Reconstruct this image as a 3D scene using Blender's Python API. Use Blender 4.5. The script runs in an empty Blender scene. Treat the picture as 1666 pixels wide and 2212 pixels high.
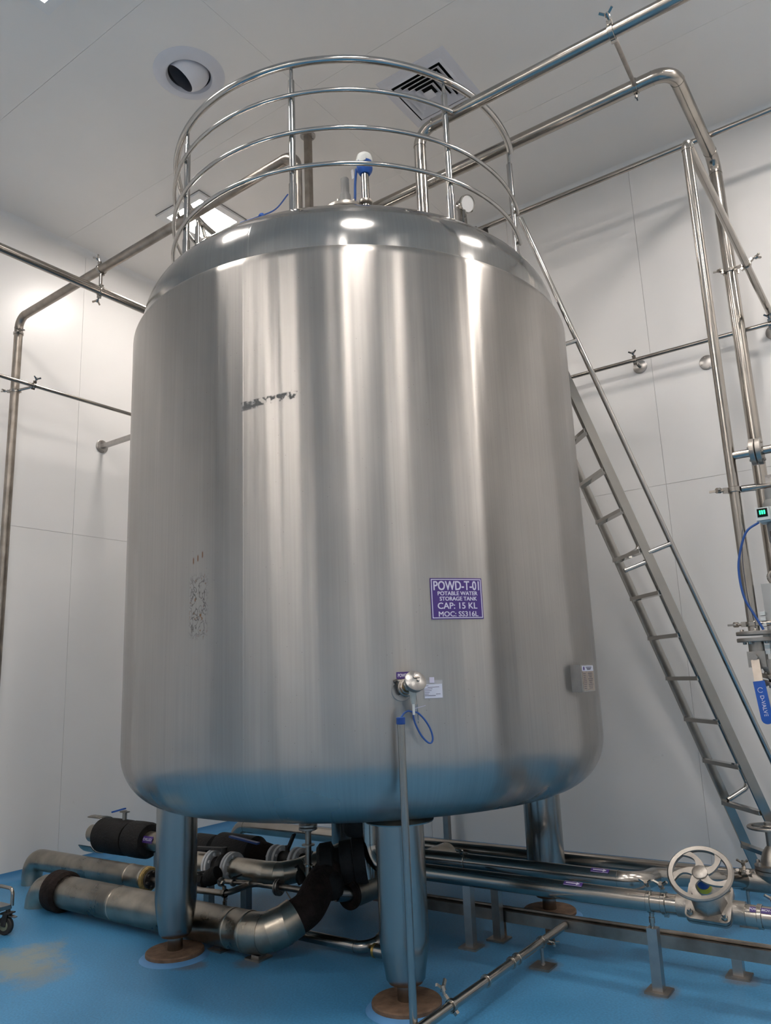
import bpy, bmesh, math, random
from mathutils import Vector, Matrix
random.seed(4)
S = bpy.context.scene
COL = S.collection
PI = math.pi

# ------------------------------------------------------------------ camera, world, exposure
CAM = Vector((3.0525, -4.02, 1.5)); FPX = 1653.4
PITCH, ROLL, YAW = math.radians(12.175), math.radians(-2.343), math.radians(35.03)
FW = Vector((-math.sin(YAW)*math.cos(PITCH), math.cos(YAW)*math.cos(PITCH), math.sin(PITCH)))
_rt = Vector((math.cos(YAW), math.sin(YAW), 0)); _up = _rt.cross(FW)
RT = math.cos(ROLL)*_rt + math.sin(ROLL)*_up; UP = -math.sin(ROLL)*_rt + math.cos(ROLL)*_up
cd = bpy.data.cameras.new('camera'); cam = bpy.data.objects.new('camera', cd); COL.objects.link(cam)
cd.sensor_fit = 'HORIZONTAL'; cd.sensor_width = 36; cd.lens = FPX/1666*36; cd.clip_start = .05; cd.clip_end = 100
m = Matrix((RT, UP, -FW)).transposed().to_4x4(); m.translation = CAM; cam.matrix_world = m
S.camera = cam
wd = bpy.data.worlds.new('world'); S.world = wd; wd.use_nodes = True
wd.node_tree.nodes['Background'].inputs[0].default_value = (.5, .5, .5, 1); wd.node_tree.nodes['Background'].inputs[1].default_value = .0
S.view_settings.view_transform = 'Standard'; S.view_settings.look = 'None'; S.view_settings.gamma = 1
S.view_settings.use_curve_mapping = False
S.view_settings.exposure = 1.22
LIGHT_STRENGTH = 30.0
CEIL = 5.85; XL = -3.4; YB = 2.2; XR = 6.2; YF = -7.6

def ray(x, y): return FW + RT*((x-833)/FPX) - UP*((y-1106)/FPX)
def atz(x, y, z): d = ray(x, y); return CAM + d*((z-CAM.z)/d.z)        # pixel on a horizontal plane
def atx(x, y, X): d = ray(x, y); return CAM + d*((X-CAM.x)/d.x)        # pixel on a plane x = X
def aty(x, y, Y): d = ray(x, y); return CAM + d*((Y-CAM.y)/d.y)        # pixel on a plane y = Y

# ------------------------------------------------------------------ materials
MATS = {}
def N(t, ty, **k):
    n = t.nodes.new(ty)
    for a, b in k.items(): setattr(n, a, b)
    return n
def base(name):
    mt = bpy.data.materials.new(name); mt.use_nodes = True; t = mt.node_tree
    MATS[name] = mt
    return mt, t, t.nodes['Principled BSDF'], t.links.new
def ramp(t, fac, a, b, lo, hi):
    r = N(t, 'ShaderNodeValToRGB'); t.links.new(fac, r.inputs[0])
    r.color_ramp.elements[0].position = lo; r.color_ramp.elements[1].position = hi
    r.color_ramp.elements[0].color = (*a, 1) if len(a) == 3 else a; r.color_ramp.elements[1].color = (*b, 1) if len(b) == 3 else b
    return r.outputs[0]
def simple(name, col, rough=.5, metal=0., var=.12, scale=14., rvar=.06, bump=0., bscale=80., stretch=None, spec=.5, coat=0):
    mt, t, p, L = base(name)
    tc = N(t, 'ShaderNodeTexCoord'); src = tc.outputs['Object']
    if stretch:
        mp = N(t, 'ShaderNodeMapping'); mp.inputs['Scale'].default_value = stretch; L(src, mp.inputs[0]); src = mp.outputs[0]
    n = N(t, 'ShaderNodeTexNoise'); n.inputs['Scale'].default_value = scale; n.inputs['Detail'].default_value = 5; L(src, n.inputs['Vector'])
    a = tuple(c*(1-var) for c in col); b = tuple(min(1, c*(1+var)) for c in col)
    L(ramp(t, n.outputs['Fac'], a, b, .3, .7), p.inputs['Base Color'])
    mr = N(t, 'ShaderNodeMapRange'); L(n.outputs['Fac'], mr.inputs[0]); mr.inputs[3].default_value = max(.02, rough-rvar); mr.inputs[4].default_value = rough+rvar
    L(mr.outputs[0], p.inputs['Roughness'])
    p.inputs['Metallic'].default_value = metal; p.inputs['Specular IOR Level'].default_value = spec
    if coat: p.inputs['Coat Weight'].default_value = coat
    if bump:
        n2 = N(t, 'ShaderNodeTexNoise'); n2.inputs['Scale'].default_value = bscale; n2.inputs['Detail'].default_value = 3; L(src, n2.inputs['Vector'])
        bp = N(t, 'ShaderNodeBump'); bp.inputs['Strength'].default_value = bump; bp.inputs['Distance'].default_value = .01; L(n2.outputs['Fac'], bp.inputs['Height']); L(bp.outputs[0], p.inputs['Normal'])
    return mt
simple('pipe_steel', (.40, .37, .335), .2, 1, .1, 6, .06, .02, 60)
simple('pipe_steel_dull', (.33, .295, .26), .36, 1, .25, 9, .1, .05, 40)
simple('rail_steel', (.47, .455, .435), .13, 1, .06, 8, .04)
simple('polished', (.36, .345, .32), .10, 1, .06, 5, .04, .03, 5)
simple('cast_steel', (.36, .335, .305), .38, 1, .12, 20, .06, .12, 160)
simple('leg_steel', (.33, .325, .31), .24, 1, .1, 8, .06, .02, 30, (1, 1, .08))
simple('cladding', (.42, .375, .31), .3, 1, .28, 7, .1, .12, 12)
simple('black_rubber', (.014, .013, .013), .7, 0, .4, 12, .1, .5, 60, spec=.3)
simple('black_wrap', (.022, .015, .013), .85, 0, .5, 16, .1, .8, 50, spec=.2)
simple('dark_iron', (.05, .045, .042), .55, .4, .35, 20, .1, .2, 80)
simple('rusty_plate', (.16, .10, .065), .75, .1, .35, 18, .1, .3, 60, spec=.3)
simple('white_paint', (.78, .77, .76), .35, 0, .02, 4, .05)
simple('grey_plastic', (.22, .22, .215), .45, 0, .05, 10)
simple('light_plastic', (.66, .68, .66), .4, 0, .04, 10)
simple('blue_plastic', (.012, .09, .40), .35, 0, .06, 8)
simple('blue_hose', (.022, .085, .30), .38, 0, .06, 8)
simple('blue_cap', (.004, .05, .24), .4, 0, .06, 8)
simple('yellow_plastic', (.5, .44, .03), .4, 0, .08, 12)
simple('purple_vinyl', (.062, .028, .19), .4, 0, .05, 6)
simple('white_vinyl', (.62, .6, .72), .45, 0, .03, 6)
simple('paper', (.62, .64, .74), .5, 0, .03, 6)
simple('clear_sleeve', (.42, .42, .44), .25, 0, .03, 6)
simple('ink', (.05, .05, .09), .6, 0, .05, 6)
simple('brass', (.5, .33, .1), .35, 1, .1, 10)
simple('foam_yellow', (.36, .26, .11), .9, 0, .3, 60, .05, .6, 90, spec=.1)
simple('louvre_dark', (.012, .012, .012), .9, 0, .05, 6, spec=.1)
simple('diffuser_white', (.66, .66, .70), .4, 0, .02, 4)
simple('diffuser_inside', (.09, .09, .105), .6, 0, .05, 4)
simple('caster_tyre', (.03, .027, .024), .7, 0, .3, 20)
simple('caster_hub', (.2, .22, .15), .5, 0, .3, 20)
simple('floor_pad', (.10, .27, .52), .5, 0, .06, 10)
simple('plate_print', (.36, .30, .25), .4, .3, .2, 40)
simple('gland_grey', (.34, .37, .36), .4, 0, .05, 20)
simple('sensor_alloy', (.33, .325, .315), .3, 1, .08, 30, .05, .1, 90)
simple('enclosure_steel', (.42, .42, .41), .35, .8, .05, 6)
simple('brushed_plate', (.40, .385, .37), .3, 1, .08, 20)

def emis(name, col, s):
    mt, t, p, L = base(name)
    p.inputs['Base Color'].default_value = (*col, 1); p.inputs['Emission Color'].default_value = (*col, 1); p.inputs['Emission Strength'].default_value = s
emis('light_panel', (1.0, .925, .865), LIGHT_STRENGTH)
emis('green_display', (.02, .8, .25), 1.2)

def wall_mat(name, col, rough):
    mt, t, p, L = base(name)
    tc = N(t, 'ShaderNodeTexCoord'); n = N(t, 'ShaderNodeTexNoise'); n.inputs['Scale'].default_value = .9; n.inputs['Detail'].default_value = 4; L(tc.outputs['Object'], n.inputs['Vector'])
    c = ramp(t, n.outputs['Fac'], tuple(x*.965 for x in col), col, .35, .65)
    sp = N(t, 'ShaderNodeTexNoise'); sp.inputs['Scale'].default_value = 7; sp.inputs['Detail'].default_value = 8; sp.inputs['Roughness'].default_value = .7; L(tc.outputs['Object'], sp.inputs['Vector'])
    mk = ramp(t, sp.outputs['Fac'], (0, 0, 0), (.45, .45, .45), .69, .80)
    mx = N(t, 'ShaderNodeMixRGB'); L(mk, mx.inputs[0]); L(c, mx.inputs[1]); mx.inputs[2].default_value = (.35, .32, .27, 1); L(mx.outputs[0], p.inputs['Base Color'])
    p.inputs['Roughness'].default_value = rough
    n2 = N(t, 'ShaderNodeTexNoise'); n2.inputs['Scale'].default_value = 1.1; L(tc.outputs['Object'], n2.inputs['Vector'])
    bp = N(t, 'ShaderNodeBump'); bp.inputs['Strength'].default_value = .25; bp.inputs['Distance'].default_value = .01; L(n2.outputs['Fac'], bp.inputs['Height']); L(bp.outputs[0], p.inputs['Normal'])
wall_mat('wall_panel', (.84, .825, .805), .3)
wall_mat('ceiling_panel', (.83, .80, .765), .42)
simple('joint_sealant', (.6, .585, .57), .7, 0, .05, 10)

def floor_mat():
    mt, t, p, L = base('floor_epoxy')
    tc = N(t, 'ShaderNodeTexCoord'); O = tc.outputs['Object']
    n = N(t, 'ShaderNodeTexNoise'); n.inputs['Scale'].default_value = 1.3; n.inputs['Detail'].default_value = 6; L(O, n.inputs['Vector'])
    c = ramp(t, n.outputs['Fac'], (.055, .235, .44), (.075, .29, .53), .3, .7)
    f = N(t, 'ShaderNodeTexNoise'); f.inputs['Scale'].default_value = 90; f.inputs['Detail'].default_value = 3; L(O, f.inputs['Vector'])
    fc = ramp(t, f.outputs['Fac'], (.82, .82, .82), (1.12, 1.12, 1.12), .3, .7)
    mul = N(t, 'ShaderNodeMixRGB', blend_type='MULTIPLY'); mul.inputs[0].default_value = 1; L(c, mul.inputs[1]); L(fc, mul.inputs[2])
    col = mul.outputs[0]
    d = N(t, 'ShaderNodeTexNoise'); d.inputs['Scale'].default_value = 3.2; d.inputs['Detail'].default_value = 9; d.inputs['Roughness'].default_value = .72; L(O, d.inputs['Vector'])
    def spot(px, py, rad, colour, amt, off):
        nonlocal col
        P = atz(px, py, 0)
        vm = N(t, 'ShaderNodeVectorMath', operation='DISTANCE'); L(O, vm.inputs[0]); vm.inputs[1].default_value = P
        mr = N(t, 'ShaderNodeMapRange'); L(vm.outputs['Value'], mr.inputs[0]); mr.inputs[1].default_value = 0; mr.inputs[2].default_value = rad; mr.inputs[3].default_value = 1; mr.inputs[4].default_value = 0
        ad = N(t, 'ShaderNodeMath', operation='MULTIPLY_ADD'); L(mr.outputs[0], ad.inputs[0]); ad.inputs[1].default_value = .55; L(d.outputs['Fac'], ad.inputs[2])
        k = ramp(t, ad.outputs[0], (0, 0, 0), (amt, amt, amt), off, off+.18)
        gate = N(t, 'ShaderNodeMath', operation='MULTIPLY'); L(k, gate.inputs[0])
        g2 = N(t, 'ShaderNodeMapRange'); L(mr.outputs[0], g2.inputs[0]); g2.inputs[1].default_value = 0; g2.inputs[2].default_value = .3; L(g2.outputs[0], gate.inputs[1])
        mx = N(t, 'ShaderNodeMixRGB'); L(gate.outputs[0], mx.inputs[0]); L(col, mx.inputs[1]); mx.inputs[2].default_value = (*colour, 1); col = mx.outputs[0]
    spot(40, 2080, .55, (.30, .31, .24), .8, .74)
    spot(90, 2105, .5, (.25, .25, .19), .5, .80)
    for q in ((1425, 2143), (1600, 2112), (1030, 2040), (540, 2082), (1180, 2085), (500, 2050), (410, 2085), (1195, 1985)):
        spot(*q, .17, (.14, .10, .07), .6, .72)
    L(col, p.inputs['Base Color'])
    rr = N(t, 'ShaderNodeMapRange'); L(n.outputs['Fac'], rr.inputs[0]); rr.inputs[3].default_value = .33; rr.inputs[4].default_value = .48; L(rr.outputs[0], p.inputs['Roughness'])
    bp = N(t, 'ShaderNodeBump'); bp.inputs['Strength'].default_value = .25; bp.inputs['Distance'].default_value = .004; L(f.outputs['Fac'], bp.inputs['Height']); L(bp.outputs[0], p.inputs['Normal'])
floor_mat()
simple('cove_blue', (.07, .24, .46), .4, 0, .06, 8)

SEAM_ANGLE = math.radians(-75.3)
def tank_mat(name, rough, aniso, wave, marks, col=(.62, .605, .585)):
    mt, t, p, L = base(name)
    tc = N(t, 'ShaderNodeTexCoord'); O = tc.outputs['Object']
    sx = N(t, 'ShaderNodeSeparateXYZ'); L(O, sx.inputs[0])
    at = N(t, 'ShaderNodeMath', operation='ARCTAN2'); L(sx.outputs['Y'], at.inputs[0]); L(sx.outputs['X'], at.inputs[1])
    ang = at.outputs[0]; z = sx.outputs['Z']
    def M(op, a, b=None, c=None, clamp=False):
        n = N(t, 'ShaderNodeMath', operation=op); n.use_clamp = clamp
        for i, v in enumerate((a, b, c)):
            if v is None: continue
            if isinstance(v, (int, float)): n.inputs[i].default_value = v
            else: L(v, n.inputs[i])
        return n.outputs[0]
    nx = N(t, 'ShaderNodeVectorMath', operation='NORMALIZE')
    fl = N(t, 'ShaderNodeCombineXYZ'); L(sx.outputs['X'], fl.inputs[0]); L(sx.outputs['Y'], fl.inputs[1]); L(fl.outputs[0], nx.inputs[0])
    def cyln(scale_a, scale_z, detail=3):     # noise in (angle, height) space
        mu = N(t, 'ShaderNodeVectorMath', operation='SCALE'); L(nx.outputs[0], mu.inputs[0]); mu.inputs['Scale'].default_value = scale_a
        ad = N(t, 'ShaderNodeVectorMath', operation='ADD'); L(mu.outputs[0], ad.inputs[0])
        cz = N(t, 'ShaderNodeCombineXYZ'); L(M('MULTIPLY', z, scale_z), cz.inputs[2]); L(cz.outputs[0], ad.inputs[1])
        n = N(t, 'ShaderNodeTexNoise'); n.inputs['Scale'].default_value = 1; n.inputs['Detail'].default_value = detail; L(ad.outputs[0], n.inputs['Vector'])
        return n.outputs['Fac']
    blot = cyln(3.5, 1.6, 2); scr = cyln(24, 260, 2); ver = cyln(130, 1.2, 3)
    c = ramp(t, blot, tuple(x*.88 for x in col), col, .3, .7)
    mul = N(t, 'ShaderNodeMixRGB', blend_type='MULTIPLY'); mul.inputs[0].default_value = .3; L(c, mul.inputs[1]); L(ramp(t, ver, (.8, .8, .8), (1.1, 1.1, 1.1), .3, .7), mul.inputs[2])
    colr = mul.outputs[0]; rgh = M('MULTIPLY_ADD', M('SUBTRACT', blot, .5), .06, rough)
    rgh = M('MULTIPLY_ADD', M('MULTIPLY', M('SUBTRACT', scr, .5), M('MULTIPLY', M('SUBTRACT', z, 1.2), 5, clamp=True)), .03, rgh)
    metal = 1.0
    if marks:
        def window(v, a, b, soft):
            return M('MULTIPLY', M('MULTIPLY', M('SUBTRACT', v, a), 1/soft, clamp=True), M('MULTIPLY', M('SUBTRACT', b, v), 1/soft, clamp=True), clamp=True)
        def mark(mask, colour, amt):
            nonlocal colr, rgh, metal
            mk = M('MULTIPLY', mask, amt)
            mx = N(t, 'ShaderNodeMixRGB'); L(mk, mx.inputs[0]); L(colr, mx.inputs[1]); mx.inputs[2].default_value = (*colour, 1); colr = mx.outputs[0]
            rgh = M('MULTIPLY_ADD', mk, .4, rgh)
            metal = M('MULTIPLY_ADD', mk, -.9, metal)
        # torn tape residue
        zz = M('MULTIPLY_ADD', ang, -.10, z)
        tn = cyln(60, 34, 8)
        mark(M('MULTIPLY', M('MULTIPLY', window(ang, TA0, TA1, .006), window(zz, TAPE_Z-.022, TAPE_Z+.022, .005)), M('MULTIPLY', M('SUBTRACT', tn, .46), 14, clamp=True)), (.10, .097, .093), .85)
        mark(M('MULTIPLY', M('MULTIPLY', window(ang, TA0, TA0+.07, .008), window(zz, TAPE_Z-.032, TAPE_Z+.012, .006)), M('MULTIPLY', M('SUBTRACT', tn, .38), 6, clamp=True)), (.12, .117, .113), .8)
        # glue and rust drips
        gn = cyln(52, 22, 4); gb = cyln(80, 36, 2)
        W2 = M('MULTIPLY', window(ang, -1.547, -1.452, .02), window(z, GLUE_Z-.20, GLUE_Z+.14, .06))
        ridge = M('SUBTRACT', 1, M('MULTIPLY', M('ABSOLUTE', M('SUBTRACT', gn, .5)), 26), clamp=True)
        mark(M('MULTIPLY', W2, ridge), (.045, .038, .034), .8)
        mark(M('MULTIPLY', W2, M('MULTIPLY', M('SUBTRACT', gb, .62), 18, clamp=True)), (.22, .10, .03), .9)
        for a0, z0 in ((-1.524, .20), (-1.503, .21), (-1.482, .225)):
            mark(M('MULTIPLY', window(ang, a0-.004, a0+.004, .002), window(z, GLUE_Z+z0-.02, GLUE_Z+z0+.02, .01)), (.22, .10, .04), .85)
        # specks
        sp = N(t, 'ShaderNodeTexVoronoi'); sp.inputs['Scale'].default_value = 26; L(O, sp.inputs['Vector'])
        mark(M('MULTIPLY', M('SUBTRACT', .055, sp.outputs['Distance']), 60, clamp=True), (.12, .11, .1), .6)
        # fine oblique scuffs
        zs = M('MULTIPLY_ADD', ang, -.22, z)
        sn = N(t, 'ShaderNodeTexNoise'); sn.inputs['Scale'].default_value = 1; sn.inputs['Detail'].default_value = 2
        cz = N(t, 'ShaderNodeCombineXYZ'); L(M('MULTIPLY', ang, 9), cz.inputs[0]); L(M('MULTIPLY', zs, 190), cz.inputs[1]); L(cz.outputs[0], sn.inputs['Vector'])
        mark(M('MULTIPLY', M('MULTIPLY', M('SUBTRACT', sn.outputs['Fac'], .71), 9, clamp=True), M('MULTIPLY', M('SUBTRACT', z, 1.25), 6, clamp=True)), (.3, .29, .28), .3)
    # longitudinal weld seam
    sm = M('SUBTRACT', 1, M('MULTIPLY', M('ABSOLUTE', M('SUBTRACT', ang, SEAM_ANGLE)), 420), clamp=True)
    mx = N(t, 'ShaderNodeMixRGB'); L(M('MULTIPLY', sm, .12 if marks else .5), mx.inputs[0]); L(colr, mx.inputs[1]); mx.inputs[2].default_value = (.75, .72, .68, 1); colr = mx.outputs[0]
    L(colr, p.inputs['Base Color']); L(rgh, p.inputs['Roughness'])
    if isinstance(metal, float): p.inputs['Metallic'].default_value = metal
    else: L(metal, p.inputs['Metallic'])
    if marks:      # the dished bottom is finer ground than the brushed wall
        dn = N(t, 'ShaderNodeMapRange', interpolation_type='SMOOTHSTEP'); L(z, dn.inputs[0]); dn.inputs[1].default_value = .98; dn.inputs[2].default_value = 1.22; dn.inputs[3].default_value = .55; dn.inputs[4].default_value = aniso
        L(dn.outputs[0], p.inputs['Anisotropic'])
        dr = N(t, 'ShaderNodeMapRange', interpolation_type='SMOOTHSTEP'); L(z, dr.inputs[0]); dr.inputs[1].default_value = .98; dr.inputs[2].default_value = 1.22; dr.inputs[3].default_value = .86; dr.inputs[4].default_value = 1
        L(M('MULTIPLY', rgh, dr.outputs[0]), p.inputs['Roughness'])
    else: p.inputs['Anisotropic'].default_value = aniso
    tg = N(t, 'ShaderNodeTangent', direction_type='RADIAL', axis='Z'); L(tg.outputs[0], p.inputs['Tangent'])
    p.inputs['Anisotropic Rotation'].default_value = 0.25
    # sheet waviness
    w1 = cyln(3.6, .07, 1); w2 = cyln(11, .15, 1)
    hgt = M('ADD', M('MULTIPLY', w1, wave), M('MULTIPLY', w2, wave*.30))
    hgt = M('ADD', hgt, M('MULTIPLY', sm, .0002))
    bp = N(t, 'ShaderNodeBump'); bp.inputs['Strength'].default_value = 1; bp.inputs['Distance'].default_value = 1.0; L(hgt, bp.inputs['Height']); L(bp.outputs[0], p.inputs['Normal'])
def oncyl(px, py, rr=1.464):      # pixel on the tank wall
    d = ray(px, py); a = d.x*d.x+d.y*d.y; b = 2*(CAM.x*d.x+CAM.y*d.y); c = CAM.x**2+CAM.y**2-rr*rr
    return CAM+d*((-b-math.sqrt(b*b-4*a*c))/2/a)
_tp = oncyl(588, 862); TAPE_Z = _tp.z-.10*math.atan2(_tp.y, _tp.x); TA0 = math.atan2(*oncyl(520, 866).yx); TA1 = math.atan2(*oncyl(652, 856).yx); GLUE_Z = 1.91
tank_mat('tank_shell', .325, .90, .024, True, (.43, .41, .385))
tank_mat('tank_dome', .15, .45, .016, False, (.46, .455, .44))

# ------------------------------------------------------------------ mesh helpers
ORG = {}
def basis(ax):
    ax = Vector(ax).normalized()
    h = Vector((0, 0, 1)) if abs(ax.z) < .9 else Vector((1, 0, 0))
    u = h.cross(ax).normalized(); v = ax.cross(u)
    return u, v, ax
class MB:
    def __init__(s): s.v = []; s.f = []
    def add(s, vs, fs):
        o = len(s.v); s.v += [Vector(x) for x in vs]; s.f += [tuple(i+o for i in f) for f in fs]; return s
    def box(s, c, hx, hy, hz, ax=None):
        c = Vector(c); X, Y, Z = ax if ax else (Vector((1, 0, 0)), Vector((0, 1, 0)), Vector((0, 0, 1)))
        vs = [c+X*(a*hx)+Y*(b*hy)+Z*(d*hz) for a in (-1, 1) for b in (-1, 1) for d in (-1, 1)]
        return s.add(vs, [(0, 1, 3, 2), (4, 6, 7, 5), (0, 4, 5, 1), (2, 3, 7, 6), (0, 2, 6, 4), (1, 5, 7, 3)])
    def bar(s, p0, p1, wdir, w, t):
        p0 = Vector(p0); p1 = Vector(p1); d = (p1-p0).normalized(); wd_ = (Vector(wdir)-d*Vector(wdir).dot(d)).normalized(); td = d.cross(wd_)
        return s.box((p0+p1)/2, (p1-p0).length/2, w/2, t/2, (d, wd_, td))
    def lathe(s, prof, c=(0, 0, 0), ax=(0, 0, 1), seg=24):
        c = Vector(c); u, v, w = basis(ax); vs = []; fs = []; n = len(prof)
        for k in range(seg):
            a = 2*PI*k/seg; rd = u*math.cos(a)+v*math.sin(a)
            for r, z in prof: vs.append(c+rd*max(r, 1e-5)+w*z)
        for k in range(seg):
            k2 = (k+1) % seg
            for i in range(n-1):
                fs.append((k*n+i, k2*n+i, k2*n+i+1, k*n+i+1))
        s.add(vs, fs); o = len(s.v)-len(vs)
        return s
    def cyl(s, p0, p1, r, r2=None, seg=20, bev=0.):
        p0 = Vector(p0); p1 = Vector(p1); l = (p1-p0).length; r2 = r if r2 is None else r2
        pr = [(0, 0), (r-bev, 0), (r, bev), (r2, l-bev), (r2-bev, l), (0, l)] if bev else [(0, 0), (r, 0), (r2, l), (0, l)]
        return s.lathe(pr, p0, p1-p0, seg)
    def ring(s, c, ax, ro, ri, h, seg=28, bev=0.):
        return s.lathe([(ri, -h/2), (ro-bev, -h/2), (ro, -h/2+bev), (ro, h/2-bev), (ro-bev, h/2), (ri, h/2), (ri, -h/2)], c, ax, seg)
    def tube(s, pts, r, seg=16, cap=True, r_end=None):
        P = [Vector(p) for p in pts]; n = len(P); T = []
        for i in range(n):
            a = P[max(i-1, 0)]; b = P[min(i+1, n-1)]; T.append((b-a).normalized())
        u, v, _ = basis(T[0]); vs = []; fs = []
        for i in range(n):
            if i:
                q = T[i-1].rotation_difference(T[i]); u = q @ u; v = q @ v
            rr = r if r_end is None else r+(r_end-r)*i/(n-1)
            for k in range(seg):
                a = 2*PI*k/seg; vs.append(P[i]+(u*math.cos(a)+v*math.sin(a))*rr)
        for i in range(n-1):
            for k in range(seg):
                k2 = (k+1) % seg; fs.append((i*seg+k, i*seg+k2, (i+1)*seg+k2, (i+1)*seg+k))
        if cap: fs.append(tuple(range(seg))[::-1]); fs.append(tuple((n-1)*seg+k for k in range(seg)))
        return s.add(vs, fs)
    def torus(s, c, ax, R, r, a0=0, a1=2*PI, n=64, seg=12):
        c = Vector(c); u, v, w = basis(ax)
        return s.tube([c+(u*math.cos(a0+(a1-a0)*i/n)+v*math.sin(a0+(a1-a0)*i/n))*R for i in range(n+1)], r, seg)
    def build(s, name, mat, parent=None, origin=None, angle=38):
        o3 = ORG[parent.name] if parent else Vector(origin if origin is not None else (0, 0, 0))
        me = bpy.data.meshes.new(name); me.from_pydata([v-o3 for v in s.v], [], s.f); me.validate()
        bm = bmesh.new(); bm.from_mesh(me); bmesh.ops.remove_doubles(bm, verts=bm.verts, dist=2e-5); bmesh.ops.recalc_face_normals(bm, faces=bm.faces); bm.to_mesh(me); bm.free()
        me.polygons.foreach_set('use_smooth', [True]*len(me.polygons)); me.set_sharp_from_angle(angle=math.radians(angle))
        me.materials.append(MATS[mat])
        ob = bpy.data.objects.new(name, me); COL.objects.link(ob)
        if parent: ob.parent = parent
        else: ob.location = o3
        ORG[ob.name] = o3
        return ob
def tag(o, label, cat, group=None):
    o['label'] = label; o['category'] = cat
    if group: o['group'] = group
    return o
def thing(name, label, cat, loc, group=None):
    o = bpy.data.objects.new(name, None); COL.objects.link(o); o.location = loc; o.empty_display_size = .1
    ORG[o.name] = Vector(loc); return tag(o, label, cat, group)
def struct(o): o['kind'] = 'structure'; return o
def bend(pts, R, n=9):
    P = [Vector(p) for p in pts]; out = [P[0]]
    for i in range(1, len(P)-1):
        a = (P[i-1]-P[i]).normalized(); b = (P[i+1]-P[i]).normalized(); ang = a.angle(b)
        RR = R[i-1] if isinstance(R, (list, tuple)) else R
        t = RR/math.tan(ang/2); A = P[i]+a*t; B = P[i]+b*t
        bis = (a+b).normalized(); C = P[i]+bis*(RR/math.sin(ang/2)); ra = A-C; rb = B-C; th = ra.angle(rb)
        for k in range(n+1):
            f = k/n; out.append(C+(ra*math.sin((1-f)*th)+rb*math.sin(f*th))/math.sin(th))
    out.append(P[-1]); return out
def smooth_path(ctrl, n=10):
    P = [Vector(p) for p in ctrl]; P = [P[0]*2-P[1]]+P+[P[-1]*2-P[-2]]; out = []
    for i in range(1, len(P)-2):
        for k in range(n):
            t = k/n; a, b, c, d = P[i-1], P[i], P[i+1], P[i+2]
            out.append(.5*((2*b)+(c-a)*t+(2*a-5*b+4*c-d)*t*t+(3*b-a-3*c+d)*t**3))
    out.append(P[-2]); return out
def text_geo(txt, size, offset=.0):
    cu = bpy.data.curves.new('t', 'FONT'); cu.body = txt; cu.size = size; cu.align_x = 'CENTER'; cu.align_y = 'CENTER'; cu.offset = offset; cu.resolution_u = 3
    ob = bpy.data.objects.new('t', cu); COL.objects.link(ob); bpy.context.view_layer.update()
    me = bpy.data.meshes.new_from_object(ob); vs = [v.co.copy() for v in me.vertices]; fs = [tuple(p.vertices) for p in me.polygons]
    bpy.data.objects.remove(ob); bpy.data.curves.remove(cu); bpy.data.meshes.remove(me)
    return vs, fs
BOLT = {}
def bolt(parent, p, ax, r=.009, h=.014, mat='cast_steel', name='bolt'):
    key = (round(r, 4), round(h, 4), mat)
    u, v, w = basis(ax)
    if key not in BOLT:
        b = MB().lathe([(0, 0), (r, 0), (r, h*.75), (r*.8, h), (0, h)], seg=6).build(name, mat, origin=(0, 0, 0)); BOLT[key] = b.data; ob = b
    else:
        ob = bpy.data.objects.new(name, BOLT[key]); COL.objects.link(ob)
    ob.parent = parent; mm = Matrix((u, v, w)).transposed().to_4x4(); mm.translation = Vector(p)-ORG[parent.name]
    ob.matrix_local = mm; ORG[ob.name] = Vector(p); return ob
def bolts(parent, c, ax, R, n, r=.009, h=.016, mat='cast_steel', ph=.3):
    u, v, w = basis(ax)
    for k in range(n):
        a = ph+2*PI*k/n; bolt(parent, Vector(c)+(u*math.cos(a)+v*math.sin(a))*R, ax, r, h, mat)
def flange(parent, c, ax, ro, ri, t=.018, n=4, mat='cast_steel', gap=.004):
    c = Vector(c); a = Vector(ax).normalized()
    for s_ in (-1, 1):
        f = MB().ring(c+a*s_*(t/2+gap/2), a, ro, ri*.9, t, 32, .002).build('flange', mat, parent)
        bolts(f, c+a*s_*(t+gap/2), a*s_, (ro+ri)/2, n, ro*.11, ro*.13, mat)
def wing(parent, p, d, s=1.0, mat='pipe_steel'):
    p = Vector(p); d = Vector(d).normalized(); u, v, w = basis(d); b = MB()
    b.cyl(p, p+d*.03*s, .006*s, seg=8); b.cyl(p+d*.018*s, p+d*.034*s, .011*s, seg=10)
    for sg in (-1, 1): b.bar(p+d*.026*s+u*sg*.004*s, p+d*.045*s+u*sg*.028*s, v, .008*s, .010*s)
    return b.build('wing_nut', mat, parent)
def clamp(parent, p, ax, r, wdir=None, w=.022, s=1.0, mat='pipe_steel'):
    p = Vector(p); ax = Vector(ax).normalized()
    c = MB().ring(p, ax, r+.007, r-.002, w, 28, .002)
    if wdir is not None:
        wdv = Vector(wdir); wdv = (wdv-ax*wdv.dot(ax)).normalized()
        c.box(p+wdv*(r+.014), .012, .008, w/2, (wdv, ax.cross(wdv), ax)); c.box(p-wdv*(r+.010), .009, .008, w/2, (wdv, ax.cross(wdv), ax))
    o = c.build('clamp', mat, parent)
    if wdir is not None: wing(o, p+wdv*(r+.02), ax.cross(wdv)*.5+wdv, s)
    return o
def weld(b, p, ax, r): b.ring(p, ax, r+.0016, r-.002, .006, 24)
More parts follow.
